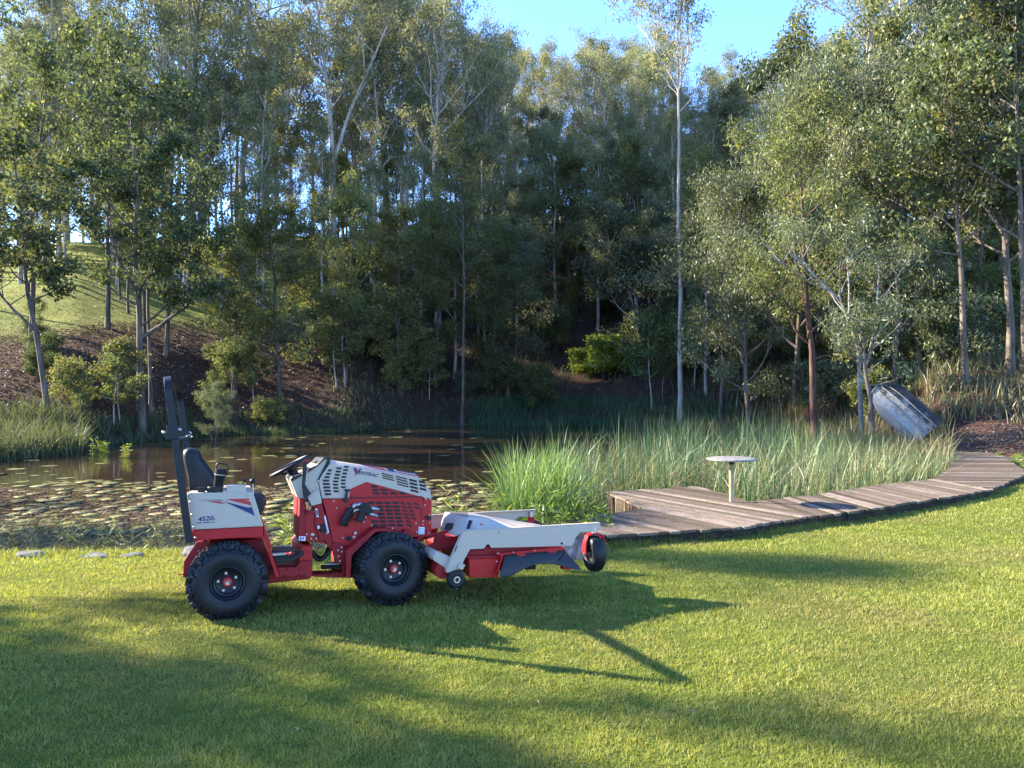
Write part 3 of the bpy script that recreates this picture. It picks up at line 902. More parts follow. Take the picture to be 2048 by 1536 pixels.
# named kinds of tree, placed one by one
LIST = [
    # key, px, Y, scale, scale z, label
    ('dense0', 470, 40, 1.0, .95, 'dense dark leafy tree hanging over the bank behind the seat'),
    ('dense1', 560, 41, 1.15, 1.1, 'broad dark leafy tree left of middle low on the bank'),
    ('dense2', 690, 45, 1.1, 1.25, 'bushy dark tree right of the roll bar on the upper bank'),
    ('dense3', 800, 47, 1.15, 1.2, 'dark bushy tree above the hood of the tractor'),
    ('dense0', 870, 50, 1.1, 1.25, 'dark rounded tree left of the slender grey trunk'),
    ('dense1', 985, 51, 1.1, 1.15, 'shaded leafy tree right of the slender grey trunk'),
    ('dense3', 1050, 61, 1.15, 1.3, 'dark leafy tree in the shaded gully'),
    ('wattle0', 430, 33.5, .30, .33, 'small feathery wattle low on the bank behind the seat'),
    ('slim0', 1035, 60, 1.0, 1.0, 'yellow green young gum in mid picture'),
    ('slim1', 1110, 70, 1.0, 1.1, 'young gum below the open sky'),
    ('wattle1', 1500, 34, 1.2, 1.25, 'blue green wattle spreading behind the rushes'),
    ('wattle2', 1440, 39, 1.2, 1.25, 'grey green wattle behind the tall bare trunk'),
    ('wattle0', 1590, 36, 1.35, 1.6, 'tall blue green wattle in the right middle'),
    ('wattle1', 1680, 33, 1.25, 1.5, 'soft grey green wattle above the pale limbed tree'),
    ('wattle2', 1790, 31, 1.15, 1.35, 'drooping grey green wattle above the boat'),
    ('wattle0', 1880, 38, 1.3, 1.7, 'tall grey green wattle behind the mulch slope'),
    ('dense2', 1570, 46, 1.5, 2.0, 'tall bright topped leafy tree against the sky right of middle'),
    ('dense1', 1660, 48, 1.4, 1.8, 'rounded dark tree right of the bright topped one'),
    ('broad0', 1930, 27, 1.0, 1.15, 'broad leaved tree with sunlit yellow green leaves at right'),
    ('broad1', 2060, 25, 1.1, 1.35, 'broad leaved tree cut off by the right edge'),
    ('broad0', 60, 36, 1.2, 1.5, 'tall broad leaved tree at the left edge'),
    ('broad1', 330, 42, 1.1, 1.45, 'lime tipped broad leaved tree on the left hill edge'),
    ('broad2', 215, 44, 1.2, 1.6, 'high broad leaved tree rising behind the forked dark tree'),
    ('dense3', 1250, 62, 1.3, 1.6, 'dark tree on the slope behind the white branched tree'),
    ('dense2', 1140, 66, 1.2, 1.5, 'dark green tree in the gully below the open sky'),
    ('sapling0', 228, 31.5, .95, .95, 'sapling with a pale stem on the bare bank'),
    ('sapling1', 430, 37, .7, .7, 'short leafy sapling behind the seat'),
    ('sapling2', 508, 39.5, .9, .8, 'sapling with a crooked white stem on the red bank'),
    ('sapling0', 160, 29.5, .35, .35, 'tiny lime green sapling on the left bank'),
    ('sapling1', 690, 44.5, 1.3, 1.5, 'pale stemmed sapling at the edge of the dark trees'),
    ('sapling2', 1325, 46, .8, .8, 'thin sapling right of the lime bush'),
    ('shrub0', 540, 38.5, .8, .6, 'low glossy shrub under the dark trees'),
    ('shrub0', 1290, 53, 1.9, 1.5, 'reddish brown lit shrub at the right of the lime bush'),
    ('limebush', 1205, 52.5, 1.25, 1.15, 'lime green sunlit bush on the far shore'),
    ('limebush', 1165, 54.0, 1.1, .8, 'smaller lime bush left of the bright one'),
    ('limebush', 1262, 51.0, 1.1, .8, 'yellowing lit bush right of the bright one'),
    ('wattle2', 1620, 42, 1.2, 1.5, 'pale green wattle behind the reddish trunk'),
    ('broad2', 1730, 37, 1.2, 1.5, 'dark broad leaved tree behind the wattles at right'),
    ('broad0', 1840, 31, 1.0, 1.2, 'low broad leaved tree beside the right hand trunk'),
]
for k, px, Y, s, sz, lab in LIST:
    x, y = at(px, Y); tree(k, x, y, s, label=lab, sz=sz)

# the wood on the hill: gums and understorey that nothing tells apart
place = []


MARKS = [(-60, 'out beyond the left edge'), (110, 'at the far left edge'), (250, 'above the left grassy slope'), (330, 'behind the forked dark tree'), (430, 'above the roll bar'), (540, 'above the seat'),
         (660, 'above the steering wheel'), (760, 'above the tractor hood'), (880, 'above the front of the hood'), (960, 'behind the slender grey trunk'), (1060, 'left of the open sky'),
         (1150, 'above the mower deck'), (1240, 'behind the lime bush'), (1330, 'behind the white branched tree'), (1400, 'beside the tall straight gum'), (1480, 'above the round table'),
         (1570, 'left of the reddish trunk'), (1660, 'behind the reddish trunk'), (1760, 'behind the boat tree'), (1860, 'above the boat'), (1960, 'behind the end of the boardwalk'),
         (2050, 'at the right edge'), (9999, 'out beyond the right edge')]


def fill(keys, px0, px1, y0, y1, n, s0, s1, label, mind=2.2, cat='tree', rsd=1):
    rs = np.random.RandomState(rsd); c = 0; tries = 0
    while c < n and tries < n * 30:
        tries += 1
        px = rs.uniform(px0, px1); f = rs.uniform(0, 1); Y = y0 + (y1 - y0) * f
        x, y = at(px, Y)
        fy = np.interp(px, PXS, FAR_Y)
        if y < fy + 1.0: continue
        if 1120 < px < 1300 and 46 < Y < 60: continue
        # a gap in the wood lets the low sun reach the bushes on the far shore
        dx, dy = x - 6.5, y - 53.5; al = -dx * .950 + dy * .312; ac = abs(dx * .312 + dy * .950)
        if 1 < al < 55 and ac < 2.7: continue
        if any((x - a) ** 2 + (y - b) ** 2 < mind ** 2 for a, b in place): continue
        place.append((x, y)); c += 1
        s = rs.uniform(s0, s1)
        lab = label + ' ' + next(w for m, w in MARKS if px < m) + (', nearer row' if f < .33 else ', middle row' if f < .66 else ', hindmost row')
        tree(keys[c % len(keys)], x, y, s, rs.uniform(0, 6.28), lab, cat, lab, sz=s * rs.uniform(.9, 1.12))


GUMS = ['gum0', 'gum1', 'gum2', 'gum3', 'gum4']
fill(GUMS, -150, 760, 56, 82, 24, .95, 1.3, 'tall gum in the open wood', 3.4, rsd=1)
fill(['slim0', 'gum1', 'slim2', 'gum4'], -50, 720, 74, 96, 34, .8, 1.15, 'thin gum beyond the hill crest', 3, rsd=31)
fill(GUMS, 700, 880, 58, 84, 11, 1.0, 1.3, 'tall gum in the thick wood', 3, rsd=2)
fill(GUMS, 880, 1010, 66, 92, 8, .85, 1.0, 'tall gum in the thick wood', 3, rsd=21)
fill(GUMS, 1010, 1340, 76, 105, 20, .84, 1.04, 'distant gum on the slope', 3, rsd=3)
fill(GUMS, 1340, 1680, 70, 96, 14, .62, .82, 'gum on the hill', 3, rsd=4)
fill(GUMS, 1720, 2300, 38, 72, 17, .75, 1.05, 'tall gum on the hill', 3, rsd=5)
fill(['slim0', 'slim1', 'slim2'], 640, 1500, 54, 95, 46, .75, 1.1, 'young gum in the crowded wood', 2.2, rsd=6)
fill(['slim0', 'slim1', 'slim2'], -150, 640, 52, 76, 24, .8, 1.15, 'young gum among larger gums', 2.4, rsd=7)
fill(['dense0', 'slim1', 'dense2', 'dense3', 'wattle0', 'wattle1'], 640, 1500, 52, 85, 38, .75, 1.2, 'bushy understorey tree', 2.2, rsd=8)
fill(['dense0', 'wattle1', 'broad1', 'wattle2', 'dense2'], 1450, 2250, 34, 62, 30, .8, 1.2, 'bushy tree on the slope', 2.2, rsd=9)
fill(['broad0', 'broad1', 'broad2'], -150, 420, 44, 52, 4, .7, .95, 'leafy tree on the bank top', 3, rsd=10)
fill(['shrub0', 'shrub1', 'shrub2'], 620, 1500, 47, 66, 46, .8, 1.7, 'shrub in the shaded undergrowth', 1.4, 'shrub', rsd=12)
fill(['shrub1', 'shrub0', 'shrub2'], 1500, 2200, 29, 48, 30, .6, 1.3, 'shrub in the dry grass', 1.4, 'shrub', rsd=13)
fill(['shrub0', 'shrub1', 'sapling0', 'shrub2', 'sapling1'], -100, 660, 30, 47, 11, .4, .9, 'low shrub on the shaded left bank', 1.5, 'shrub', rsd=16)
fill(['sapling0', 'sapling1', 'sapling2'], 640, 2100, 34, 60, 24, .9, 1.6, 'thin sapling in the undergrowth', 1.6, 'sapling', rsd=14)
fill(['dense1', 'wattle0', 'gum0'], 750, 2100, 95, 125, 20, .9, 1.2, 'small far tree on the hilltop', 3, rsd=15)

# trees beyond the left edge of the picture that dapple the lawn
for i, (k, x, y, s) in enumerate([('broad0', -20, 9.0, .92), ('dense1', -20.5, 6.2, 1.0), ('dense2', -15, 6.2, .8), ('slim1', -33, 19.6, 1.15), ('gum0', -24, 4.5, .8),
                                  ('broad2', -23.5, 11.2, .86), ('dense3', -22, 9.4, .95), ('wattle1', -17, 8.2, .8), ('broad1', -19.2, 8.6, .78), ('dense0', -24.5, 10.2, 1.0)]):
    o = tree(k, x, y, s, i * 1.3, 'tree on the lawn beyond the left edge of the view', 'tree', 'trees left of the view')

# dead stump
p, b = world_path([(1015, 795), (1014, 770), (1012, 745)], 50)
st = MB(); st.tube([(0, 0, -.3), (.02, 0, .6), (-.05, 0, 1.2), (-.02, 0, 1.7)], [.2, .15, .14, .1], 9)
o = st.build('dead_stump', M['dark_bark'], None, 60); o.location = (b[0], 50, tz(b[0], 50)); tag(o, 'pale dead stump in front of the dark hollow on the far shore', 'tree stump')


# ------------------------------------------------------------------ lily pads
def pad_mesh(seed):
    rs = np.random.RandomState(seed); n = 18; vs = [(0, 0, 0)]
    a0 = .18
    for i in range(n + 1):
        a = a0 + (2 * pi - 2 * a0) * i / n; r = 1 + rs.uniform(-.06, .06)
        vs.append((r * cos(a), r * sin(a), rs.uniform(-.01, .03)))
    vs += [(v[0] * .97, v[1] * .97, v[2] - .03) for v in vs]
    m = n + 2; fs = [(0, i, i + 1) for i in range(1, n + 1)] + [(i + m, i + 1 + m, i + 1, i) for i in range(1, n + 1)]
    tris = np.array([f for f in fs if len(f) == 3]); q = np.array([f for f in fs if len(f) == 4])
    me = np_mesh('lily_pad', np.array(vs), [tris, q], False, {'tint': ('FACE', np.full(len(fs), .3 + .4 * rs.rand()))})
    me.materials.append(M['pad']); return me


pads = [pad_mesh(i) for i in range(6)]
pp = []; rs = np.random.RandomState(5); tries = 0
xs_, ys_, rr_ = [], [], []
while len(pp) < 850 and tries < 60000:
    tries += 1
    near = rs.rand() < .87
    px = rs.uniform(-80, 990)
    Y = 9.7 + 8 * rs.uniform(0, 1) ** 1.2 if near else rs.uniform(17, 44)
    if Y > np.interp(px, PXS, FAR_Y) - 1: continue
    x = (px - 1024) / FPX * Y
    r = rs.uniform(.05, .22) * (1.0 if near else 1.15)
    if vnoise(x, Y, .9, 7) + rs.uniform(-.6, .6) < (-.75 if Y < 14 else -.3 if Y < 17 else .15): continue
    if pp and np.any((np.array(xs_) - x) ** 2 + (np.array(ys_) - Y) ** 2 < ((np.array(rr_) + r) * .78) ** 2): continue
    pp.append((x, Y, r)); xs_.append(x); ys_.append(Y); rr_.append(r)
pp.sort(key=lambda t: -t[2] / t[1] ** 1.5)
rest = []
for i, (x, Y, r) in enumerate(pp):
    if i < 290:
        o = bpy.data.objects.new('lily_pad', pads[i % 6]); COL.objects.link(o)
        o.location = (x, Y, WATER + .012 + .004 * (i % 3)); o.scale = (r, r * rs.uniform(.8, 1.1), r); o.rotation_euler = (0, 0, rs.uniform(0, 6.28))
        pxx = 1024 + FPX * x / Y
        wh = 'left of the roll bar' if pxx < 330 else 'under the steering wheel' if pxx < 640 else 'behind the tractor hood' if pxx < 870 else 'left of the reeds'
        lab = ('round notched lily pad close to the lawn, ' if Y < 13 else 'lily pad in the middle of the pond, ' if Y < 20 else 'small lily pad on the far dark water, ') + wh
        tag(o, lab, 'lily pad', lab)
    else: rest.append((x, Y, r))
vs = []; fs = []
for x, Y, r in rest:
    n0 = len(vs); a0 = rs.uniform(0, 6.28)
    vs += [(x + r * cos(a0 + a) * (1 if a else 0.3), Y + r * sin(a0 + a) * (1 if a else .3), WATER + .01) for a in np.linspace(0, 6.0, 12)]
    fs.append(list(range(n0, n0 + 12)))
if fs:
    tag(link('small_lily_pads', np_mesh('small_lily_pads', np.array(vs), np.array(fs), False, {'tint': ('FACE', rs.uniform(.2, .8, len(fs)))}), M['pad']),
        'smaller scattered lily pads between the larger ones', 'lily pads', kind='stuff')
# floating brown debris on the near water
n = 60000
pb = R.uniform(-150, 1000, n); yb = 9.2 + 7.2 * R.uniform(0, 1, n) ** 1.3; xb = (pb - 1024) / FPX * yb
k = vnoise(xb, yb, .8, 4) + R.uniform(-.8, .8, n) > -.1 + .35 * np.clip((yb - 12) / 4, 0, 1)
xb, yb = xb[k], yb[k]; n = len(xb)
th = R.uniform(0, 6.28, n); D = np.stack([np.cos(th), np.sin(th), R.normal(0, .12, n)], 1)
L_ = R.uniform(.02, .07, n); r_ = np.random.RandomState(3)
side = np.stack([-np.sin(th), np.cos(th), np.zeros(n)], 1)
C = np.stack([xb, yb, WATER + R.uniform(.008, .022, n)], 1)
Vv = np.stack([C, C + D * (L_ * .5)[:, None] + side * (L_ * .3)[:, None], C + D * L_[:, None], C + D * (L_ * .5)[:, None] - side * (L_ * .3)[:, None]], 1).reshape(-1, 3)
tag(link('floating_debris', np_mesh('floating_debris', Vv, np.arange(4 * n).reshape(n, 4), False, {'tint': ('FACE', np.clip(R.normal(.5, .25, n), 0, 1))}), M['litter']),
    'brown floating weed and leaves on the near side of the pond', 'pond weed', kind='stuff')


n = 26000
pb = R.uniform(-150, 1010, n); yb = 8.9 + 3.6 * R.uniform(0, 1, n) ** 1.6; xb = (pb - 1024) / FPX * yb
k = vnoise(xb, yb, 1.4, 8) + R.uniform(-.8, .8, n) > -.2
xb, yb = xb[k], yb[k]; n = len(xb)
zb = np.maximum(terr(xb, yb)[0] + .01, WATER + .01)
blade_mesh('margin_plants', np.stack([xb, yb, zb], 1), R.uniform(.02, .12, n), R.uniform(.006, .014, n), R.uniform(.4, 2.2, n), 2, M['dry_grass'],
           np.clip(R.normal(.5, .22, n), 0, 1), 'low olive weeds matted over the near pond margin', cat='weeds', curve=.6)


# ------------------------------------------------------------------ waterside weeds: stems with long leaves
def weed(seed, H, nst, mat, leafL=.16, leafW=.022, spread=.14):
    rs = np.random.RandomState(seed); VV = []; FF = []; nv = 0; C = []; D = []
    for s_ in range(nst):
        d = np.array([rs.normal(0, spread), rs.normal(0, spread), 1.0])
        bp = branch_path((rs.normal(0, .05), rs.normal(0, .05), -.1), d, H * rs.uniform(.6, 1.1), 7, rs, .05, .09)
        v, f = tube_np(bp, np.linspace(.006, .002, len(bp)), 4); VV.append(v); FF.append(f + nv); nv += len(v)
        for i in range(1, len(bp)):
            for q in range(3):
                a = rs.uniform(0, 6.28); t = rs.rand()
                C.append(bp[i] * t + bp[i - 1] * (1 - t)); e = rs.uniform(-.2, .9)
                D.append((math.cos(a) * math.cos(e), math.sin(a) * math.cos(e), math.sin(e)))
    C = np.array(C); D = np.array(D); n = len(C)
    L_ = rs.uniform(.5, 1.2, n) * leafL
    v, f = leaf_quads(C, D, L_, L_ * leafW / leafL)
    sm = np_mesh('stems', np.concatenate(VV), np.concatenate(FF), True, {'tint': ('POINT', np.full(nv, .6))}); sm.materials.append(mat)
    lm = np_mesh('leaves', v, f, False, {'tint': ('FACE', np.clip(rs.normal(.5, .2, n), 0, 1))}); lm.materials.append(mat)
    return sm, lm


WE = [weed(1, .62, 7, M['lime_leaf']), weed(2, .5, 9, M['lime_leaf']), weed(3, .75, 5, M['lime_leaf'], .2, .026), weed(4, .45, 7, M['dry_grass'], .14, .016, .4), weed(5, .6, 6, M['dry_grass'], .12, .014, .35)]
wspots = [(872, 9.7, 0), (893, 9.9, 2), (915, 9.5, 1), (938, 9.8, 0), (960, 9.5, 1), (985, 9.7, 2), (1010, 9.6, 1), (1035, 9.6, 0), (1060, 9.5, 1), (1090, 9.7, 0), (1110, 10.2, 2), (1135, 10.3, 0),
          (1160, 10.0, 2), (1185, 10.0, 1), (1205, 10.3, 0), (925, 10.4, 2), (1000, 10.3, 0), (880, 9.3, 1), (905, 9.2, 0), (930, 9.1, 2), (955, 9.2, 1), (975, 9.1, 0), (1000, 9.25, 2), (1025, 9.2, 1), (1050, 9.2, 0), (1080, 9.3, 2), (1100, 9.4, 1), (1125, 9.9, 2), (1150, 10.6, 1), (1175, 10.5, 2), (1195, 10.1, 2), (1075, 10.4, 1), (574, 9.8, 2), (585, 10.2, 0),
          (130, 9.2, 3), (165, 9.3, 4), (200, 9.2, 3), (240, 9.4, 4), (262, 9.2, 3), (300, 9.1, 3), (325, 9.3, 4), (70, 9.3, 3), (30, 9.2, 4), (345, 9.6, 4), (110, 9.8, 4), (560, 9.2, 3), (-30, 9.3, 3),
          (250, 24.0, 0), (205, 26.0, 1), (190, 24.5, 2)]
for px, Y, k in wspots:
    x, y = at(px, Y); o = empty('waterside_weed', (x, y, max(tz(x, y), WATER)), rnd.uniform(0, 6.28)); s = rnd.uniform(.8, 1.25); o.scale = (s, s, s)
    if px > 1120: lab, gp = 'willow leaved weed growing by the corner of the boardwalk', 'weeds by the boardwalk'
    elif px > 860: lab, gp = 'light green leafy weed between the tractor hood and the reeds', 'weeds behind the mower deck'
    elif px > 500: lab, gp = 'pale upright weed seen under the steering wheel', 'weeds under the steering wheel'
    elif Y > 20: lab, gp = 'weed standing in the water by the far left bank', 'weeds in the water'
    else: lab, gp = 'straggly grey weed at the pond edge left of the tractor', 'weeds at the left pond edge'
    tag(o, lab, 'weed', gp)
    for nm, me in zip(('stems', 'leaves'), WE[k]):
        c = bpy.data.objects.new(nm, me); COL.objects.link(c); c.parent = o


# ------------------------------------------------------------------ rocks
def rock(px, Y, w, d, h, label, seed, dz=0):
    rs = np.random.RandomState(seed); import bmesh
    bm = bmesh.new(); bmesh.ops.create_icosphere(bm, subdivisions=4, radius=1)
    ph = rs.uniform(0, 6, 9)
    for v in bm.verts:
        c = v.co
        n_ = .13 * math.sin(3 * c.x + ph[0]) * math.sin(2.7 * c.y + ph[1]) + .1 * math.sin(5 * c.z + ph[2] + 3 * c.x) + .05 * math.sin(9 * c.x + ph[3]) * math.sin(8 * c.y + ph[4]) + .03 * math.sin(17 * c.y + ph[5]) * math.sin(15 * c.z + ph[6])
        v.co = c * (1 + n_)
        v.co.z = max(v.co.z, -.6) if v.co.z < 0 else v.co.z ** .8 if v.co.z > 0 else 0
        v.co = Vector((v.co.x * w / 2, v.co.y * d / 2, v.co.z * h))
    for f in bm.faces: f.smooth = True
    me = bpy.data.meshes.new('rock'); bm.to_mesh(me); bm.free()
    x, y = at(px, Y); o = link('rock', me, M['rock']); o.location = (x, y, tz(x, y) + dz); o.rotation_euler = (0, 0, rs.uniform(-.3, .3))
    return tag(o, label, 'rock')


rock(62, 8.55, .36, .25, .06, 'pale flat rock on the lawn edge at far left', 1)
rock(190, 8.5, .34, .25, .035, 'low flat brownish rock, second from the left on the lawn edge', 2)
rock(265, 8.5, .26, .2, .04, 'small low rock just left of the rear wheel', 3)
rock(392, 8.55, .34, .3, .10, 'rock seen between the roll bar foot and the rear fender', 4)
rock(585, 8.6, .42, .35, .12, 'grey rounded rock under the dashboard of the tractor', 5)
rock(555, 8.3, .3, .25, .05, 'small flat rock in front of the rounded one', 6)
rock(1160, 8.55, .42, .4, .19, 'dark round rock behind the front caster wheel', 7)

# ------------------------------------------------------------------ boardwalk
DZ = -0.06


def gp(px, py, z=DZ):
    Y = (CAM_H - z) * FPX / (py - HOR)
    return np.array([(px - 1024) / FPX * Y, Y])


def clip_poly(poly, p, nrm):
    out = []
    for i in range(len(poly)):
        a = poly[i]; b = poly[(i + 1) % len(poly)]
        da = (a - p) @ nrm; db = (b - p) @ nrm
        if da >= 0: out.append(a)
        if (da >= 0) != (db >= 0): out.append(a + (b - a) * da / (da - db))
    return out


bw = empty('boardwalk', (*gp(1500, 1030), DZ)); O = np.array(bw.location)
tag(bw, 'weathered grey timber boardwalk curving along the lawn edge', 'boardwalk')
pv = []; pf = []; pt = []; fv = MB()
sections = [
    ([(1211, 983), (1395, 972), (1501, 1003), (1640, 1029), (1588, 1038), (1470, 1055), (1290, 1017)], (1290, 1010), (1500, 1050)),
    ([(1290, 1017), (1470, 1055), (1300, 1065), (1220, 1070), (1060, 1092), (985, 1085), (1075, 1048), (1120, 1040)], (1290, 1010), (1500, 1050)),
    ([(1501, 1003), (1628, 990), (1750, 970), (1869, 957), (1983, 979), (1850, 1000), (1700, 1023), (1640, 1031)], (1640, 990), (1740, 1017)),
    ([(1869, 957), (1900, 933), (1895, 915), (1851, 900), (1970, 902), (2012, 915), (2046, 938), (2052, 948), (1983, 979)], (1869, 957), (1992, 975)),
]
deckout = []
for si, (poly, a, b) in enumerate(sections):
    P_ = [gp(*q) for q in poly]
    ar = sum(P_[i][0] * P_[(i + 1) % len(P_)][1] - P_[(i + 1) % len(P_)][0] * P_[i][1] for i in range(len(P_)))
    d = gp(*b) - gp(*a); d /= np.linalg.norm(d); nn = np.array([-d[1], d[0]])
    if si == 3: d = np.array([.995, -.10]); d /= np.linalg.norm(d); nn = np.array([-d[1], d[0]])
    us = [q @ nn for q in P_]; u = min(us); i = 0
    while u < max(us):
        w = .14
        c = clip_poly(P_, nn * (u + .006), nn); c = clip_poly(c, nn * (u + w - .006), -nn) if len(c) > 2 else []
        if len(c) > 2:
            jit = rnd.uniform(-.03, .03); cen = np.mean(c, 0)
            c2 = []
            for q in c:
                t = (q - cen) @ d; c2.append(q + d * (jit * (1 if t > 0 else -1)))
            n0 = len(pv); m = len(c2); dz = rnd.uniform(-.006, .006)
            pv += [(q[0] - O[0], q[1] - O[1], dz) for q in c2] + [(q[0] - O[0], q[1] - O[1], dz - .035) for q in c2]
            pf.append(tuple(range(n0, n0 + m))); pf += [(n0 + k_, n0 + m + k_, n0 + m + (k_ + 1) % m, n0 + (k_ + 1) % m) for k_ in range(m)]
            tn_ = min(1, max(0, rnd.gauss(.5, .33))); pt += [tn_] * (m + 1)
        u += w; i += 1
me = bpy.data.meshes.new('planks'); me.from_pydata(pv, [], pf)
a_ = me.attributes.new('tint', 'FLOAT', 'FACE'); a_.data.foreach_set('value', np.array(pt, dtype=np.float32))
link('planks', me, M['plank'], bw)
edge = [(1060, 1092), (1220, 1070), (1300, 1065), (1470, 1055), (1588, 1038), (1700, 1022), (1850, 1000), (1983, 979), (2050, 948)]
back = [(1501, 1003), (1628, 990), (1750, 970), (1869, 957), (1900, 933), (1895, 915)]


def beam(pts, name, h=.10, inset=.03, par=bw, drop=.04):
    f = MB(); P_ = [gp(*q) for q in pts]
    for i in range(len(P_) - 1):
        a = P_[i]; b = P_[i + 1]; d = (b - a) / np.linalg.norm(b - a); nn = np.array([-d[1], d[0]]) * (-1 if inset < 0 else 1)
        a = a + nn * abs(inset) + d * .01; b = b + nn * abs(inset) - d * .01; w = nn * .045
        q = [a, b, b + w, a + w]
        f.loft([[(p_[0] - O[0], p_[1] - O[1], -drop - h) for p_ in q], [(p_[0] - O[0], p_[1] - O[1], -drop) for p_ in q]])
    o = f.build(name, M['bearer'], par)
    a_ = o.data.attributes.new('tint', 'FLOAT', 'FACE'); a_.data.foreach_set('value', np.full(len(o.data.polygons), .4, dtype=np.float32))
    return o


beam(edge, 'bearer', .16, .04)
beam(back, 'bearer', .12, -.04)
# slatted fascia under the left side of the platform
f = MB(); A = gp(1212, 984); B = gp(1288, 1017); L0 = np.linalg.norm(B - A); d = (B - A) / L0
for i in range(int(L0 / .11)):
    c = A + d * (i * .11 + .05) + np.array([.03, 0]) - np.array([O[0], O[1]])
    f.box((c[0], c[1], -.22), (.03, .09, .34), Matrix.Rotation(math.atan2(d[1], d[0]) - pi / 2, 3, 'Z'))
o = f.build('fascia', M['plank'], bw); a_ = o.data.attributes.new('tint', 'FLOAT', 'FACE'); a_.data.foreach_set('value', R.uniform(.1, .6, len(o.data.polygons)).astype(np.float32))
for px, py in ((1230, 990), (1392, 979), (1500, 1008), (1640, 992), (1760, 972), (1860, 962)):
    c = gp(px, py); f = MB().cyl((c[0] - O[0], c[1] - O[1], -.9), (c[0] - O[0], c[1] - O[1], -.045), .06, 10)
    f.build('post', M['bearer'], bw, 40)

# round table on its post
tY = (CAM_H - DZ) * FPX / (1003 - HOR); tx = (1463 - 1024) / FPX * tY
tb_ = empty('round_table', (tx, tY, DZ)); tag(tb_, 'round grey table top on a single pale post on the boardwalk', 'table')
th_ = (1003 - 917) / FPX * tY
m, nt, b = new_mat('table_post'); nt.links.new(ramp(nt, noise(nt, 5, 5, stretch=(4, 4, .5)), [(.35, (.22, .18, .10)), (.65, (.42, .36, .22))]), b.inputs['Base Color']); b.inputs['Roughness'].default_value = .7
M['post'] = m
m, nt, b = new_mat('table_top'); nt.links.new(ramp(nt, noise(nt, 9, 6), [(.35, (.14, .125, .105)), (.65, (.27, .25, .215))]), b.inputs['Base Color']); b.inputs['Roughness'].default_value = .5
M['ttop'] = m
MB().cyl((0, 0, -.1), (0, 0, th_ - .045), .036, 20).build('post', M['post'], tb_, 40)
MB().lathe((0, 0, th_), [(0, .012), (.36, .010), (.385, .004), (.39, -.006), (.385, -.02), (.36, -.026), (0, -.026)], 48, 'z').build('table_top', M['ttop'], tb_, 50)
MB().lathe((0, 0, th_ - .045), [(.0, .02), (.12, .02), (.12, .008), (.04, -.01), (.04, -.05)], 24, 'z').build('bracket', M['dark'], tb_, 40)

# ------------------------------------------------------------------ upturned boat leaning on its tree
bY = 23.6
foot = pix(1860, 866, bY); top = pix(1755, 771, bY + 1.0)
bo = empty('rowing_boat', (foot[0], foot[1], foot[2])); tag(bo, 'upturned weathered aluminium dinghy propped against a tree, bow up', 'boat')
ax = Vector(top - foot); Lb = ax.length; ax.normalize()
nrm = Vector((-.30, -.82, .40)); nrm = (nrm - ax * nrm.dot(ax)).normalized(); wd = ax.cross(nrm).normalized()
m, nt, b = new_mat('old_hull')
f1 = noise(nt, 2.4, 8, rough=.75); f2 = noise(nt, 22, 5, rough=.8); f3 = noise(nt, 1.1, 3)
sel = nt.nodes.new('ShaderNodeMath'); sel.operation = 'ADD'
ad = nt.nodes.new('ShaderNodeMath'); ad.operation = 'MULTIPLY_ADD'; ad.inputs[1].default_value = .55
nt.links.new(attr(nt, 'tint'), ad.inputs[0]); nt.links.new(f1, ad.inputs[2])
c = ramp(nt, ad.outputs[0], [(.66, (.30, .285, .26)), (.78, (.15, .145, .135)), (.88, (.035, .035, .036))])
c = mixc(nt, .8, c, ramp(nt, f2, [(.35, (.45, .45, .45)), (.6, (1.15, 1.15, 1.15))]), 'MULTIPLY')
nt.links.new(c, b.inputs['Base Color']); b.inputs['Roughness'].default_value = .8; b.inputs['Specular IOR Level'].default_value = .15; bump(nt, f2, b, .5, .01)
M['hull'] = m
secs = []; inner = []
NS = 14
for i in range(NS + 1):
    t = i / NS
    hw = .60 * (1 - .04 * (1 - t)) * (1 if t < .45 else math.sqrt(max(.0, 1 - ((t - .45) / .56) ** 4)))
    hw = max(hw, .22); dp = .40 * (1 if t < .6 else 1 - .45 * ((t - .6) / .4) ** 2)
    kl = .04
    prof = [(-hw, 0), (-hw * .97, dp * .5), (-hw * .80, dp * .92), (-hw * .55, dp * .97), (-hw * .5, dp * 1.0), (-hw * .12, dp + .035), (0, dp + .07), (hw * .12, dp + .035), (hw * .5, dp * 1.0), (hw * .55, dp * .97), (hw * .80, dp * .92), (hw * .97, dp * .5), (hw, 0)]
    secs.append([ax * (Lb * t) + wd * p_[0] + nrm * (p_[1] - .2) for p_ in prof])
hb = MB(); n_ = len(secs[0])
for side_ in (0, 1):
    vs = [p_ for q in secs for p_ in q]
    if side_: vs = [Vector(p_) - nrm * .02 for p_ in vs]
    fs = [(k * n_ + i, (k + 1) * n_ + i, (k + 1) * n_ + i + 1, k * n_ + i + 1) for k in range(NS) for i in range(n_ - 1)]
    hb.add(vs, fs)
hb.add([p_ for p_ in secs[-1]], [tuple(range(n_))])
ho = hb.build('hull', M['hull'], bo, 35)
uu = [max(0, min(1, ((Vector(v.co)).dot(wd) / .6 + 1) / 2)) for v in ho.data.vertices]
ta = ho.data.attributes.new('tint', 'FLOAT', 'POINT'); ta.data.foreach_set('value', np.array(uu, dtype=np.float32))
tr_ = MB(); q = secs[0]; tr_.loft([[Vector(p_) - ax * .004 for p_ in q], [Vector(p_) - ax * .05 for p_ in q]])
tr_.build('transom', M['plank'], bo)
rb = MB()
for sx in (-.42, 0, .42):
    pts = [secs[i][6] * (1 - abs(sx)) + (secs[i][10] if sx > 0 else secs[i][2]) * abs(sx) + nrm * .012 for i in range(0, NS)]
    rb.tube(pts, .014, 6)
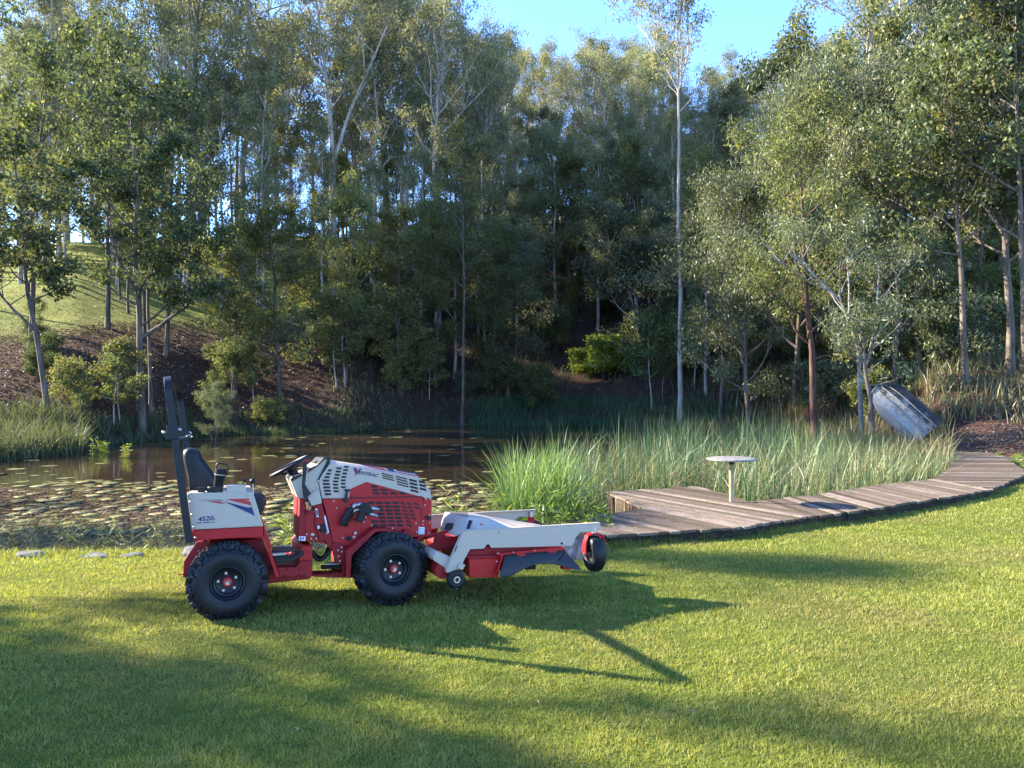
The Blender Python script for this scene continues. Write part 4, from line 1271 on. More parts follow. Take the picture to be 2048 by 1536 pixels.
rb.build('keel_strip', M['ttop'], bo, 40)
gw = MB(); gw.tube([s_[0] for s_ in secs], .022, 6); gw.tube([s_[-1] for s_ in secs], .022, 6); gw.build('gunwale', M['ttop'], bo, 40)

#TRACTOR#
# ------------------------------------------------------------------ compact tractor with its mower deck
YAW = radians(20)
RWX, RWY = -2.083, 5.49          # outer face of the near rear wheel, in the world
tco = Vector((RWX + 0.62 * -sin(YAW), RWY + 0.62 * cos(YAW), 0.0))
tr = empty('lawn_tractor', tco, YAW)
PITCH = radians(1.2)
ROLL = radians(-4)
tr.rotation_euler = (ROLL, PITCH, YAW)
tr.location.z = -0.055
tag(tr, 'red and grey compact tractor with a wide finishing mower deck parked on the lawn', 'tractor')
TM = Matrix.Translation(tr.location) @ Matrix.Rotation(YAW, 4, 'Z') @ Matrix.Rotation(PITCH, 4, 'Y') @ Matrix.Rotation(ROLL, 4, 'X')
TI = TM.inverted()


def U(px, py, y):
    """point of the tractor's own upright plane y, (x, z)"""
    o = TI @ Vector((0, 0, CAM_H)); d = TI.to_3x3() @ Vector(((px - 1024) / FPX, 1.0, -(py - HOR) / FPX))
    t = (y - o.y) / d.y
    p = o + d * t
    return (p.x, p.z)


def UU(pts, y): return [U(a, b, y) for a, b in pts]
def z2(p): return (320 + p[0] / 5.12, 960 + p[1] / 5.12)     # enlargements the outlines were measured in
def z1(p): return (320 + p[0] / 5.12, 740 + p[1] / 5.12)
def z3(p): return (560 + p[0] * .16602, 880 + p[1] * .16602)
def z4(p): return (680 + p[0] * .14977, 1000 + p[1] * .14977)
def z5(p): return (820 + p[0] * .21484, 980 + p[1] * .21484)
def Q(z, pts, y): return UU([z(p) for p in pts], y)
def P3(z, p, y):
    a = U(*z(p), y); return Vector((a[0], y, a[1]))


def plate(name, z, pts, y0, y1, mat, bevel=.003, parent=None, ref=None, label=None):
    return MB().prism(Q(z, pts, y0 if ref is None else ref), y0, y1).build(name, mat, tr if parent is None else parent, None, bevel, label)


def bolts(z, pts, y, r=.011, mat=None, parent=None, name='bolt'):
    for p in pts:
        c = P3(z, p, y); f = MB()
        f.lathe((c.x, c.y, c.z), [(0, -.008), (r * .75, -.0075), (r, -.004), (r, .002)], 12)
        f.build(name, mat or M['steel'], parent or tr, 40)


def wheel(x, yf, sgn, zc, r=.28, w=.305, rot=0):
    """yf: outer face, sgn -1 for the near side"""
    c = (x, yf, zc); s = -sgn     # s: towards the middle of the tractor
    f = MB()
    prof = [(.035, .075), (.085, .075), (.098, .070), (.102, .045), (.118, .040), (.124, .030), (.128, .018), (.138, .012), (.146, .014), (.148, .03), (.130, .06), (.125, .16), (.13, .2)]
    f.lathe(c, [(a * .84, s * b) for a, b in prof], 48)
    wo = f.build('wheel', M['black'], tr, 40)
    t = MB(); R_ = r - .014
    tp = [(.118, .035), (.128, .010), (.145, .004), (.175, -.003), (.205, .0), (.232, .012), (.250, .032), (R_, .062), (R_ + .003, w / 2), (R_, w - .062), (.250, w - .032), (.232, w - .012), (.2, w), (.14, w - .02)]
    t.lathe(c, [(a, s * b) for a, b in tp], 72)
    NL = 28
    for k in range(NL):
        for row, (yy, hw, hl, off) in enumerate([(.052, .021, .017, 0), (.092, .014, .016, .5), (.124, .013, .015, 0), (w / 2, .011, .015, .5), (w - .124, .013, .015, 0), (w - .092, .014, .016, .5), (w - .052, .021, .017, 0)]):
            a = 2 * pi * (k + off) / NL + rot
            rr = r - .012 if row in (0, 6) else r - .006
            ctr = Vector((c[0] + rr * cos(a), c[1] + s * yy, c[2] + rr * sin(a)))
            er = Vector((cos(a), 0, sin(a))); et = Vector((-sin(a), 0, cos(a))); ey = Vector((0, 1, 0))
            sk = .35 if (k + row) % 2 else -.35
            q = []
            for hgt, sc_ in ((-.018, 1.2), (.018, .74)):
                q.append([ctr + er * hgt + (et * (u * hl) + ey * (v * hw) + ey * (u * hl * sk)) * sc_ for u, v in ((-1, -1), (-.2, -1.15), (1, -1), (1, 1), (.2, 1.1), (-1, 1))])
            t.loft(q)
        # shoulder lugs running down the sidewall
        a = 2 * pi * (k + .5) / NL + rot
        er = Vector((cos(a), 0, sin(a))); et = Vector((-sin(a), 0, cos(a))); ey = Vector((0, s, 0)); cc = Vector(c)
        A = cc + er * (r - .012) + ey * .045; B = cc + er * (.212 if k % 2 else .232) + ey * .004
        q = []
        for p_, hw, th in ((A, .014, .040), (B, .009, .014)):
            nrm_ = (-ey * .75 + er * .66).normalized()
            q.append([p_ - et * hw - nrm_ * .02, p_ + et * hw - nrm_ * .02, p_ + et * hw * .8 + nrm_ * th * .5, p_ - et * hw * .8 + nrm_ * th * .5])
        t.loft(q)
    t.build('tyre', M['rubber'], wo, 35)
    h = MB(); h.lathe(c, [(0, s * .030), (.012, s * .030), (.013, s * .045), (.034, s * .048), (.036, s * .075)], 28)
    h.build('hub', M['red'], wo, 35)
    n_ = MB(); n_.lathe(c, [(.013, s * .044), (.019, s * .043), (.020, s * .050)], 24); n_.cyl((x, yf + s * .028, zc), (x, yf + s * .05, zc), .012, 6)
    n_.build('axle_nut', M['steel'], wo, 35)
    for k in range(5):
        a = 2 * pi * k / 5 + rot + .4; p_ = (x + .066 * cos(a), yf + s * .068, zc + .066 * sin(a))
        MB().cyl(p_, (p_[0], yf + s * .08, p_[2]), .0105, 10).build('wheel_nut', M['steel'], wo, 40)
    return wo


rx, rz = U(455, 1167, -.62); fx, fz = U(792, 1140, -.62)
wheel(rx, -.62, -1, rz, rot=.1); wheel(rx, .62, 1, rz, rot=.4)
for y_, s_, r_ in ((-.62, -1, .25), (.62, 1, .7)):
    w_ = wheel(fx, y_, s_, fz, rot=r_); c_ = Matrix.Translation((fx, y_, fz))
    w_.matrix_local = c_ @ Matrix.Rotation(radians(7), 4, 'Z') @ c_.inverted()

# ---- roll bar
yr = -.59
A = P3(z2, (303, 640), yr); B = P3(z1, (93, 240), yr); T_ = P3(z1, (88, 150), yr)
up = (B - A).normalized(); ex = Vector((0, 1, 0))
path = [A + up * (t * (B - A).length) for t in (0, .5, 1)]
rc = .11; cC = B + ex * rc
for k in range(1, 9):
    a = pi / 2 * k / 8; path.append(cC - ex * rc * cos(a) + up * rc * sin(a))
far = [Vector((p.x, -p.y, p.z)) for p in reversed(path)]
path += far
nrm_ = ex.cross(up).normalized()
MB().sweep(path, .052, .052, nrm_).build('roll_bar', M['black'], tr, None, .004)
for s_ in (1, -1):
    hp = MB(); c0 = P3(z1, (130, 640), yr); c0.y *= s_
    hp.box(c0, (.085, .064, .10)); hp.build('hinge_bracket', M['black'], tr, None, .004)
    for dx in (-.055, .05):
        k = MB(); p_ = c0 + Vector((dx, -.034 * s_, .01 + dx * .2)); k.sphere(p_, .014, 12, 8); k.build('pin', M['steel'], tr, 60)
rg = MB(); c0 = P3(z1, (300, 680), -.56)
rg.tube([c0 + Vector((.02 * cos(a), 0, .009 * sin(a))) for a in np.linspace(0, 2 * pi, 14)[:-1]], .0025, 6, True)
rg.tube([c0 + Vector((-.02, 0, 0)), c0 + Vector((-.06, 0, -.01)), c0 + Vector((-.09, 0, .02))], .003, 6); rg.build('pin_chain', M['steel'], tr, 60)

# ---- seat
def seat_outline(sc_, x0=0):
    pts = [(300, 1275), (285, 1120), (245, 960), (230, 870), (240, 820), (285, 795), (345, 800), (385, 835), (410, 900), (455, 960), (520, 1050), (560, 1130), (590, 1290)]
    q = Q(z1, pts, -.22); cx = sum(p[0] for p in q) / len(q); cz = sum(p[1] for p in q) / len(q)
    return [(cx + (p[0] - cx) * sc_ + x0, cz + (p[1] - cz) * sc_) for p in q]


secs = []
for y, s_ in ((-.25, .62), (-.243, .82), (-.22, .95), (-.18, 1.0), (-.10, .985), (0, .97), (.10, .985), (.18, 1), (.22, .95), (.243, .82), (.25, .62)):
    secs.append([(p[0], y, p[1]) for p in seat_outline(s_)])
seat = MB().loft(secs).build('seat', M['seat'], tr, 45)
cz_ = U(*z1((600, 1300)), -.2)[1]
cu = []
for y, s_ in ((-.25, .8), (-.22, 1), (.22, 1), (.25, .8)):
    a0 = U(*z1((300, 1290)), -.2); a1 = U(*z1((1060, 1290)), -.2)
    cu.append([(a0[0] + .02, y, cz_ - .12 * s_), (a1[0], y, cz_ - .12 * s_), (a1[0] + .03, y, cz_ - .03), (a1[0] - .02, y, cz_ + .02 * s_), (a0[0] + .02, y, cz_ + .02 * s_)])
MB().loft(cu).build('seat_cushion', M['seat'], tr, None, .02)
plate('fuel_tank', z2, [(960, 175), (1010, 160), (1060, 175), (1075, 210), (1065, 290), (1045, 345), (1010, 340), (960, 270)], -.30, -.12, M['seat'], .02)

# ---- rear body
yf_ = -.56
box_pts = [(275, 145), (300, 130), (945, 126), (960, 150), (1060, 476), (325, 512)]
fp = Q(z2, box_pts, yf_)
MB().prism(fp, yf_, yf_ + .30).build('fender_box', M['grey'], tr, None, .008)
MB().prism([(p[0], p[1]) for p in fp], -yf_ - .30, -yf_).build('fender_box', M['grey'], tr, None, .008)
for a_, b_ in ((yf_ + .003, yf_ + .30), (-yf_ - .30, -yf_ - .003)):
    MB().prism(Q(z2, [(327, 516), (1058, 480), (1058, 590), (700, 600), (340, 625)], yf_), a_, b_).build('fender', M['red'], tr, None, .005)
plate('console', z2, [(680, 57), (868, 52), (893, 134), (680, 138)], yf_ + .04, yf_ + .24, M['grey'], .006)
plate('seat_box', z2, [(300, 150), (940, 150), (1040, 520), (360, 560)], -.259, .259, M['dark'], .004)
bolts(z2, [(315, 172), (310, 224), (327, 352), (346, 482), (665, 468), (978, 453), (1003, 387), (897, 155), (362, 590)], yf_, .009)
# stripes
def decal(name, z, pts, y, mat, parent=None):
    return plate(name, z, pts, y - .0025, y + .001, mat, 0, parent)


decal('stripe', z2, [(370, 206), (622, 202), (665, 222), (905, 282), (940, 276), (972, 366), (850, 310), (640, 214), (600, 210)], yf_, M['blue'])
decal('stripe', z2, [(670, 196), (908, 190), (918, 210), (860, 207), (925, 222), (937, 262), (800, 228)], yf_, M['dred'])
decal('stripe', z2, [(470, 216), (610, 219), (672, 243), (590, 238)], yf_, M['dred'])


def text(body, name, z, a, b, y, height, mat, parent=None, shear=.25, bold=.02):
    """lettering from picture point a to b on plane y"""
    cu_ = bpy.data.curves.new(name, 'FONT'); cu_.body = body; cu_.size = 1; cu_.extrude = .01; cu_.offset = bold; cu_.resolution_u = 4
    to = bpy.data.objects.new(name, cu_); COL.objects.link(to)
    dg = bpy.context.evaluated_depsgraph_get(); me_ = bpy.data.meshes.new_from_object(to.evaluated_get(dg))
    bpy.data.objects.remove(to)
    n = len(me_.vertices); co = np.empty(n * 3); me_.vertices.foreach_get('co', co); co = co.reshape(-1, 3)
    x0, x1 = co[:, 0].min(), co[:, 0].max(); y0_, y1_ = co[:, 1].min(), co[:, 1].max()
    A_ = P3(z, a, y); B_ = P3(z, b, y); e = (B_ - A_); upv = Vector((-e.z, 0, e.x)).normalized()
    u = (co[:, 0] - x0) / (x1 - x0); v = (co[:, 1] - y0_) / (y1_ - y0_)
    ev = np.array(e); uv_ = np.array(upv) * height; en = np.array(e.normalized())
    out = np.array(A_) + u[:, None] * ev + v[:, None] * uv_ + (v * shear * height)[:, None] * en + np.array([0, -1, 0]) * (.001 + (co[:, 2] > 0) * .0012)[:, None]
    me_.vertices.foreach_set('co', out.ravel()); me_.materials.clear()
    return link(name, me_, mat, parent or tr)


text('4520', 'model_number', z2, (385, 425), (540, 412), yf_, .034, M['blue'])
text('P', 'model_letter', z2, (545, 412), (565, 410), yf_, .014, M['blue'])
decal('underline', z2, [(445, 431), (510, 429), (507, 438), (443, 441)], yf_, M['blue'])
for i in range(8):
    x0 = 380 + i * 8 if i < 7 else 0
    if x0: decal('underline', z2, [(x0, 434), (x0 + 5, 434), (x0 + 3, 444), (x0 - 2, 444)], yf_, M['blue'])
for i in range(4):
    x0 = 516 + i * 13; decal('underline', z2, [(x0, 428), (x0 + 9, 428), (x0 + 7, 436), (x0 - 2, 437)], yf_, M['blue'])

# cup holder, levers, cap
c0 = P3(z1, (565, 1235), -.50)
f = MB(); f.lathe((c0.x, -.50, c0.z), [(.050, -.032), (.056, -.03), (.058, .03), (.050, .032), (.048, .0)], 28, 'z')
f.box((c0.x - .095, -.50, c0.z), (.05, .055, .055)); f.build('cup_holder', M['black'], tr, 50, .002)
for (bx, by, r_, ex_, ey_, yy) in ((948, 1138, .021, 955, 1290, -.42), (868, 1132, .015, 880, 1190, -.36)):
    a = P3(z1, (bx, by), yy); b = P3(z1, (ex_, ey_), yy)
    kb = MB().sphere(a, r_, 18, 12).build('lever_knob', M['black'], tr, 60)
    MB().cyl(a, b, .005, 8).build('lever', M['steel'], tr, 60)
c0 = P3(z1, (820, 1160), -.2); MB().lathe((c0.x, -.2, c0.z), [(0, .012), (.022, .012), (.024, .004), (.012, 0), (.012, -.05)], 18, 'z').build('fuel_cap', M['yellow'], tr, 50)

# rear brackets and chassis
plate('hitch_plate', z2, [(245, 830), (370, 640), (520, 625), (480, 760), (330, 1000), (235, 1000)], -.36, -.33, M['red2'])
plate('hitch_plate', z2, [(245, 830), (370, 640), (520, 625), (480, 760), (330, 1000), (235, 1000)], .33, .36, M['red2'])
plate('rear_panel', z2, [(390, 640), (440, 640), (300, 990), (250, 990)], -.33, .33, M['red2'])
plate('hitch_pin', z2, [(182, 965), (245, 962), (245, 972), (182, 975)], -.36, -.33, M['red2'])
bolts(z2, [(470, 690), (395, 725)], -.36, .006)
plate('rear_axle_housing', z2, [(480, 640), (1050, 610), (1190, 990), (1110, 1060), (600, 1000)], -.30, .30, M['red2'])
for s_ in (1, -1):
    y0_, y1_ = (-.56, -.50) if s_ > 0 else (.50, .56)
    plate('fender_strut', z2, [(1055, 570), (1085, 575), (1222, 985), (1222, 1000), (1192, 1000), (1180, 985)], y0_, y1_, M['red'], ref=-.56)
    plate('fender_brace', z2, [(1062, 476), (1090, 520), (1150, 700), (1145, 720), (1062, 600)], y0_ + .02 * s_ + (.0), y1_ + .12 * (1 if s_ > 0 else 0), M['red'], ref=-.54)
plate('foot_plate', z2, [(1150, 722), (1420, 722), (1420, 735), (1150, 740)], -.50, -.25, M['dark'])
plate('footboard', z2, [(1195, 895), (1395, 893), (1440, 835), (1548, 822), (1548, 1005), (1425, 985), (1380, 995), (1225, 1000)], -.50, .50, M['red2'], .006)
plate('pivot_post', z2, [(1425, 735), (1465, 680), (1560, 680), (1560, 985), (1420, 985)], -.46, .46, M['red'], .006, ref=-.46)
plate('lower_frame', z2, [(1100, 930), (1540, 985), (1530, 1015), (1300, 1040), (1110, 1062)], -.40, .40, M['red2'], .006)
plate('brake_pedal', z2, [(1165, 778), (1300, 772), (1330, 800), (1410, 760), (1470, 722), (1475, 765), (1400, 812), (1310, 835), (1200, 850), (1175, 830)], -.53, -.46, M['dark'], .004)
plate('pedal_pad', z2, [(1148, 760), (1285, 752), (1290, 768), (1160, 778)], -.56, -.45, M['grey'], .004)
bolts(z2, [(1300, 915), (1425, 905), (1415, 975), (1285, 982), (1160, 935), (1478, 970)], -.505, .007, M['dark'])
# drive shaft and steering ram between the frames
f = MB(); f.cyl(P3(z2, (1690, 862), -.2), P3(z2, (1880, 858), -.2), .014, 14); f.build('steering_rod', M['steel'], tr, 50)
plate('steering_ram', z2, [(1650, 880), (1900, 870), (1900, 905), (1650, 918)], -.24, -.18, M['dark'], .006)
plate('lower_link', z2, [(1500, 968), (1760, 962), (1790, 945), (1985, 950), (1985, 1003), (1740, 1000), (1500, 985)], -.3, -.1, M['red2'], .004)
plate('coupling_plate', z2, [(1860, 850), (1900, 850), (1905, 1000), (1870, 960)], -.35, .2, M['red2'], .004)
for i in range(6):
    a = P3(z2, (1560 + 6 * i, 720 + 10 * i), -.3 + .05 * i); b = P3(z2, (1755 - 6 * i, 700 - 4 * i), -.30 + .05 * i); mdp = P3(z2, (1610 + 16 * i, 930 - 16 * i), -.34 + .05 * i)
    pts = [a * (1 - t) ** 2 + mdp * 1.0 * 2 * t * (1 - t) + b * t * t for t in np.linspace(0, 1, 12)]
    MB().tube(pts, .014, 8).build('hose', M['rubber'], tr, 60)

# ---- front body
yb_ = -.33
hood_o = [(460, 480), (605, 232), (655, 246), (1655, 400), (1705, 450), (1808, 605), (1826, 702), (1740, 702), (1640, 668), (1100, 522), (1040, 506), (850, 590), (830, 703), (510, 705)]
tops = {1, 2, 3, 4}
inward = Q(z3, hood_o, yb_)
def sec(y, lift, inx=0):
    return [(p[0], y, p[1] + (lift if i in tops else 0)) for i, p in enumerate(inward)]


MB().loft([sec(yb_, -.035), sec(yb_ + .05, -.012), sec(yb_ + .10, -.004), sec(0, 0), sec(-yb_ - .10, -.004), sec(-yb_ - .05, -.012), sec(-yb_, -.035)]).build('hood', M['grey'], tr, 35, .003)
plate('side_panel', z3, [(826, 708), (846, 590), (1040, 500), (1100, 516), (1645, 664), (1830, 700), (1826, 710)], yb_ + .004, -yb_ - .004, M['red'], .002)
low = [(506, 708), (1828, 706), (1824, 1165), (1620, 1172), (1500, 1190), (1300, 1180), (960, 1230), (700, 1300), (640, 1240), (560, 900)]
MB().prism(Q(z3, low, yb_), yb_ - .001, -yb_ + .001).build('engine_bay', M['red'], tr, None, .004)
decal('panel_gap', z3, [(835, 690), (1700, 676), (1732, 690), (1738, 765), (1728, 765), (1722, 698), (1700, 686), (835, 700)], yb_ - .001, M['dark'])
decal('panel_gap', z3, [(1706, 820), (1718, 820), (1702, 945), (1690, 945)], yb_ - .001, M['dark'])
# vent openings
def slots(z, cols, y, name='vent'):
    f = MB()
    for c in cols:
        f.prism(Q(z, c, y), y - .0035, y + .002)
    return f.build(name, M['dark'], tr)


cols = []
for i in range(8):   # first column bends with the edge of the panel
    y0 = 352 + i * 41
    xl = [582, 562, 540, 515, 516, 522, 530, 538][i]; cols.append([(xl, y0), (xl + [45, 52, 60, 78, 80, 80, 80, 78][i], y0 + 2), (xl + [38, 46, 56, 74, 84, 84, 80, 78][i], y0 + 26), (xl - [8, 8, 6, 0, -4, -4, -4, -4][i], y0 + 26)])
for i in range(8):
    y0 = 328 + i * 39.5; x0 = [682, 672, 662, 652, 642, 640, 644, 650][i]; cols.append([(x0, y0), (x0 + 62, y0 + 3), (x0 + 56, y0 + 25), (x0 - 4, y0 + 23)])
for i in range(7):
    y0 = 309 + i * 41; x0 = [775, 765, 755, 745, 737, 735, 738][i]; cols.append([(x0, y0), (x0 + 55, y0 + 3), (x0 + 50, y0 + 25), (x0 - 5, y0 + 22)])
slots(z3, cols, yb_)
cols = []
for i in range(4):
    for j, (xa, xb) in enumerate(((1222, 1358), (1385, 1520), (1540, 1632), (1652, 1728))):
        dy = [0, 34, 70, 88][j]; sk = 6 * i + [0, 6, 12, 18][j]
        if j == 0 and i == 3: continue
        y0 = 394 + dy + i * [27, 31, 42, 44][j]; hh = [15, 17, 26, 28][j]; sl = [32, 34, 22, 18][j]
        if j == 3 and i == 3: continue
        cols.append([(xa + sk, y0), (xb + sk, y0 + sl), (xb + sk + 8, y0 + sl + hh), (xa + sk + 6, y0 + hh)])
slots(z3, cols, yb_)
cols = []
for i in range(3):
    for j in range(5):
        x0 = 1095 + j * 105 + i * 12; y0 = 542 + i * 42; top = 528 + (x0 - 1095) * .27
        if y0 + 10 < top + 14: y0b = top + 14
        else: y0b = y0
        if y0b > y0 + 20 or x0 + 78 > 1640: continue
        cols.append([(x0, y0b), (x0 + 78, y0b + 6 + (y0b - y0) * .3), (x0 + 86, y0 + 32), (x0 + 8, y0 + 30)])
slots(z3, cols, yb_ + .004)
cols = []
for i in range(7):
    for j in range(4):
        x0 = 1055 + j * 98 + i * 9; y0 = 742 + i * 45
        if j == 0 and 0 < i < 5: continue
        cols.append([(x0, y0), (x0 + 78, y0 - 2), (x0 + 84, y0 + 29), (x0 + 6, y0 + 30)])
for j in range(3):
    for i in range(7):
        x0 = 1448 + j * 82 + i * 12 - j * 4; y0 = 738 + i * 44 + j * 4
        if j == 2 and i > 5 or (j == 1 and i > 5) or x0 + 55 > 1680 - i * 8: continue
        cols.append([(x0, y0), (x0 + 62, y0 + 24), (x0 + 68, y0 + 48), (x0 + 10, y0 + 26)])
slots(z3, cols, yb_ - .001)
# hood decals and maker's mark
decal('stripe', z3, [(1275, 340), (1360, 352), (1402, 388), (1318, 376)], yb_ - .0, M['blue'])
decal('stripe', z3, [(1395, 362), (1660, 402), (1672, 414), (1410, 374)], yb_, M['blue'])
decal('stripe', z3, [(1415, 384), (1690, 432), (1700, 444), (1430, 396)], yb_, M['dred'])
decal('stripe', z3, [(920, 285), (1265, 345), (1290, 372), (1100, 330)], yb_, M['dred'])
decal('stripe', z3, [(905, 278), (1250, 330), (1262, 338), (1000, 300)], yb_, M['blue'])
text('ENTRAC', 'maker_name', z3, (940, 408), (1172, 448), yb_, .028, M['blue'], shear=.35, bold=.03)
decal('emblem', z3, [(885, 345), (905, 338), (925, 380), (968, 340), (985, 345), (925, 418), (915, 418)], yb_, M['blue'])
decal('emblem', z3, [(870, 332), (905, 330), (930, 348), (942, 385), (928, 415), (880, 440), (915, 410), (925, 385), (912, 350), (890, 338)], yb_ - .001, M['dred'])
bolts(z3, [(620, 285), (455, 490), (455, 572), (475, 685), (515, 690), (588, 688), (648, 737), (680, 818), (1760, 712), (1808, 712), (1745, 785), (1800, 905), (1803, 992), (1722, 978), (1720, 1017),
           (1638, 1003), (1787, 1118), (1645, 1107), (1103, 1027), (1355, 1062), (833, 803), (757, 1178), (1012, 988), (1033, 933)], yb_ - .002, .007)
bolts(z3, [(908, 1122), (893, 1170)], yb_ - .002, .014)
bolts(z3, [(825, 1183)], yb_ - .002, .022, M['dark'])
plate('hood_latch', z3, [(780, 588), (850, 595), (850, 618), (822, 622), (815, 660), (822, 745), (785, 750), (770, 735), (790, 660), (798, 615), (780, 608)], yb_ - .03, yb_ - .003, M['black'], .004)
plate('bumper_stop', z3, [(1750, 935), (1790, 912), (1822, 918), (1822, 950), (1790, 965)], yb_ - .03, yb_ - .003, M['black'], .004)
# stickers
def sticker(z, pts, y, marks):
    decal('warning_label', z, pts, y, M['white'])
    for q in marks: decal('label_print', z, q, y - .001, M['blue'])


sticker(z3, [(1672, 1048), (1742, 1050), (1738, 1136), (1666, 1134)], yb_ - .002, [[(1680 - i, 1060 + 27 * i), (1692 - i, 1060 + 27 * i), (1691 - i, 1074 + 27 * i), (1679 - i, 1074 + 27 * i)] for i in range(3)] +
        [[(1702 - i, 1064 + 27 * i), (1732 - i, 1065 + 27 * i), (1731 - i, 1070 + 27 * i), (1701 - i, 1069 + 27 * i)] for i in range(3)])
# hydraulic quick couplers
f = MB(); f.prism(Q(z3, [(960, 780), (1010, 755), (1060, 765), (1115, 820), (1120, 880), (1060, 900), (1040, 880), (1000, 985), (980, 1000), (915, 975), (960, 880)], yb_ - .1), yb_ - .1, yb_ - .03)
f.build('valve_block', M['dark'], tr, None, .008)
for a, b in (((1090, 820), (1195, 838)), ((1075, 885), (1180, 918))):
    A_ = P3(z3, a, yb_ - .07); B_ = P3(z3, b, yb_ - .12)
    f = MB(); f.cyl(A_, A_ * .3 + B_ * .7, .018, 14); f.cyl(A_ * .3 + B_ * .7, B_, .012, 14); f.build('hose_coupler', M['steel'], tr, 40)
for k, pts in enumerate((((975, 775), (900, 790), (830, 860), (770, 960), (752, 1030)), ((985, 830), (900, 850), (850, 890), (800, 960), (775, 1040)))):
    f = MB(); P_ = [P3(z3, p, yb_ - .07 + .02 * k) for p in pts]
    pp_ = [P_[0]]
    for i in range(4):
        for t in (.33, .66, 1.0): pp_.append(P_[i] * (1 - t) + P_[i + 1] * t)
    f.tube(pp_[4:], [.020 + .004 * sin(i * .35) + .0025 * (i % 2) for i in range(len(pp_) - 4)], 12).build('hose_sleeve', M['rubber'], tr, 60)
    for i in range(5):
        a = pp_[i]; d_ = (pp_[i + 1] - pp_[i]).normalized(); MB().cyl(a - d_ * .012, a + d_ * .010, .015 + .003 * (i % 2), 12).build('hose_fitting', M['steel'], tr, 50)
plate('hose_clip', z3, [(880, 870), (960, 860), (940, 960), (900, 965), (870, 930)], yb_ - .05, yb_ - .003, M['red2'])

# ---- dash tower, steering wheel, control lever
plate('dash_tower', z3, [(128, 492), (140, 470), (270, 405), (330, 380), (545, 222), (600, 228), (455, 482), (500, 700), (350, 712), (212, 700)], yb_ + .01, -yb_ - .01, M['grey'], .006)
plate('dash_trim', z3, [(118, 482), (150, 438), (180, 440), (265, 405), (270, 425), (145, 500)], yb_ - .0, -yb_, M['black'], .004)
plate('dash_trim', z3, [(325, 380), (440, 305), (530, 212), (600, 208), (612, 228), (470, 490), (452, 480), (575, 235), (545, 228), (450, 318), (328, 398)], yb_ - .002, -yb_ + .002, M['black'], .003)
plate('dash_cover', z3, [(330, 690), (345, 658), (455, 600), (500, 700), (505, 765), (380, 798)], yb_ - .03, yb_ + .01, M['grey'], .006)
plate('dash_post', z3, [(236, 705), (304, 708), (306, 1220), (225, 1212)], yb_ - .002, -yb_ + .002, M['red2'], .004)
plate('dash_panel', z3, [(300, 706), (425, 760), (560, 900), (640, 1250), (560, 1260), (450, 1222), (305, 1220)], yb_ + .02, -yb_ - .02, M['red'], .004)
plate('dash_brace', z3, [(400, 800), (505, 765), (640, 1245), (665, 1330), (600, 1320), (545, 1210), (480, 1220), (415, 1000), (430, 930)], yb_ - .01, yb_ + .02, M['red2'], .004)
decal('warning_label', z3, [(425, 828), (450, 828), (466, 925), (440, 928)], yb_ - .012, M['white'])
decal('label_print', z3, [(432, 845), (450, 845), (460, 910), (443, 912)], yb_ - .0135, M['blue'])
decal('warning_label', z3, [(530, 915), (548, 913), (592, 1118), (574, 1120)], yb_ - .012, M['white'])
decal('warning_label', z3, [(230, 1160), (310, 1163), (306, 1215), (226, 1210)], yb_ - .004, M['white'])
decal('label_print', z3, [(240, 1172), (262, 1172), (258, 1202), (238, 1202)], yb_ - .0055, M['blue'])
decal('label_print', z3, [(272, 1172), (292, 1172), (288, 1200), (270, 1198)], yb_ - .0055, M['dred'])
bolts(z3, [(320, 470), (322, 1135), (376, 1188), (437, 1185), (405, 867), (560, 1125)], yb_ - .012, .008)
bolts(z3, [(393, 1143)], yb_ + .018, .017)
plate('control_lever', z3, [(276, 262), (330, 264), (322, 380), (312, 450), (302, 530), (375, 650), (335, 680), (322, 745), (288, 738), (264, 560), (268, 420)], yb_ - .06, yb_ - .035, M['black'], .006)
plate('lever_button', z3, [(296, 235), (332, 237), (330, 264), (294, 262)], yb_ - .055, yb_ - .04, M['red'], .003)
plate('lever_bracket', z3, [(310, 750), (345, 750), (350, 790), (380, 805), (365, 850), (325, 835)], yb_ - .05, yb_ - .02, M['brass'], .003)
plate('lever_bracket', z3, [(280, 820), (310, 815), (350, 850), (405, 855), (420, 880), (350, 890)], yb_ - .04, yb_ - .02, M['red2'], .003)
plate('switch', z3, [(480, 1030), (540, 1015), (560, 1060), (560, 1115), (500, 1110)], yb_ - .06, yb_ - .014, M['dark'], .005)
plate('switch_plug', z3, [(452, 1035), (480, 1032), (482, 1068), (455, 1075)], yb_ - .05, yb_ - .02, M['white'], .003)
# steering wheel
A_ = P3(z1, (1140, 1085), 0); B_ = P3(z1, (1508, 885), 0); c0 = (A_ + B_) / 2; e1 = (B_ - A_).normalized(); Rw = (B_ - A_).length / 2; e2 = Vector((0, 1, 0)); e3 = e1.cross(e2)
if e3.z < 0: e3 = -e3
f = MB(); f.tube([c0 + e1 * Rw * cos(a) + e2 * Rw * sin(a) for a in np.linspace(0, 2 * pi, 41)[:-1]], .016, 10, True)
sw = f.build('steering_wheel', M['black'], tr, 60)
f = MB()
for a in (.6, 2.6, 4.7): f.tube([c0 + (e1 * cos(a) + e2 * sin(a)) * Rw, c0 + (e1 * cos(a) + e2 * sin(a)) * Rw * .5 - e3 * .03, c0 - e3 * .05], .011, 8)
f.cyl(c0 - e3 * .02, c0 - e3 * .08, .04, 16); f.build('spokes', M['black'], sw, 60)
MB().cyl(c0 - e3 * .05, c0 - e3 * .05 + (P3(z1, (1450, 1130), 0) - (c0 - e3 * .05)), .028, 14).build('steering_column', M['black'], tr, 50)

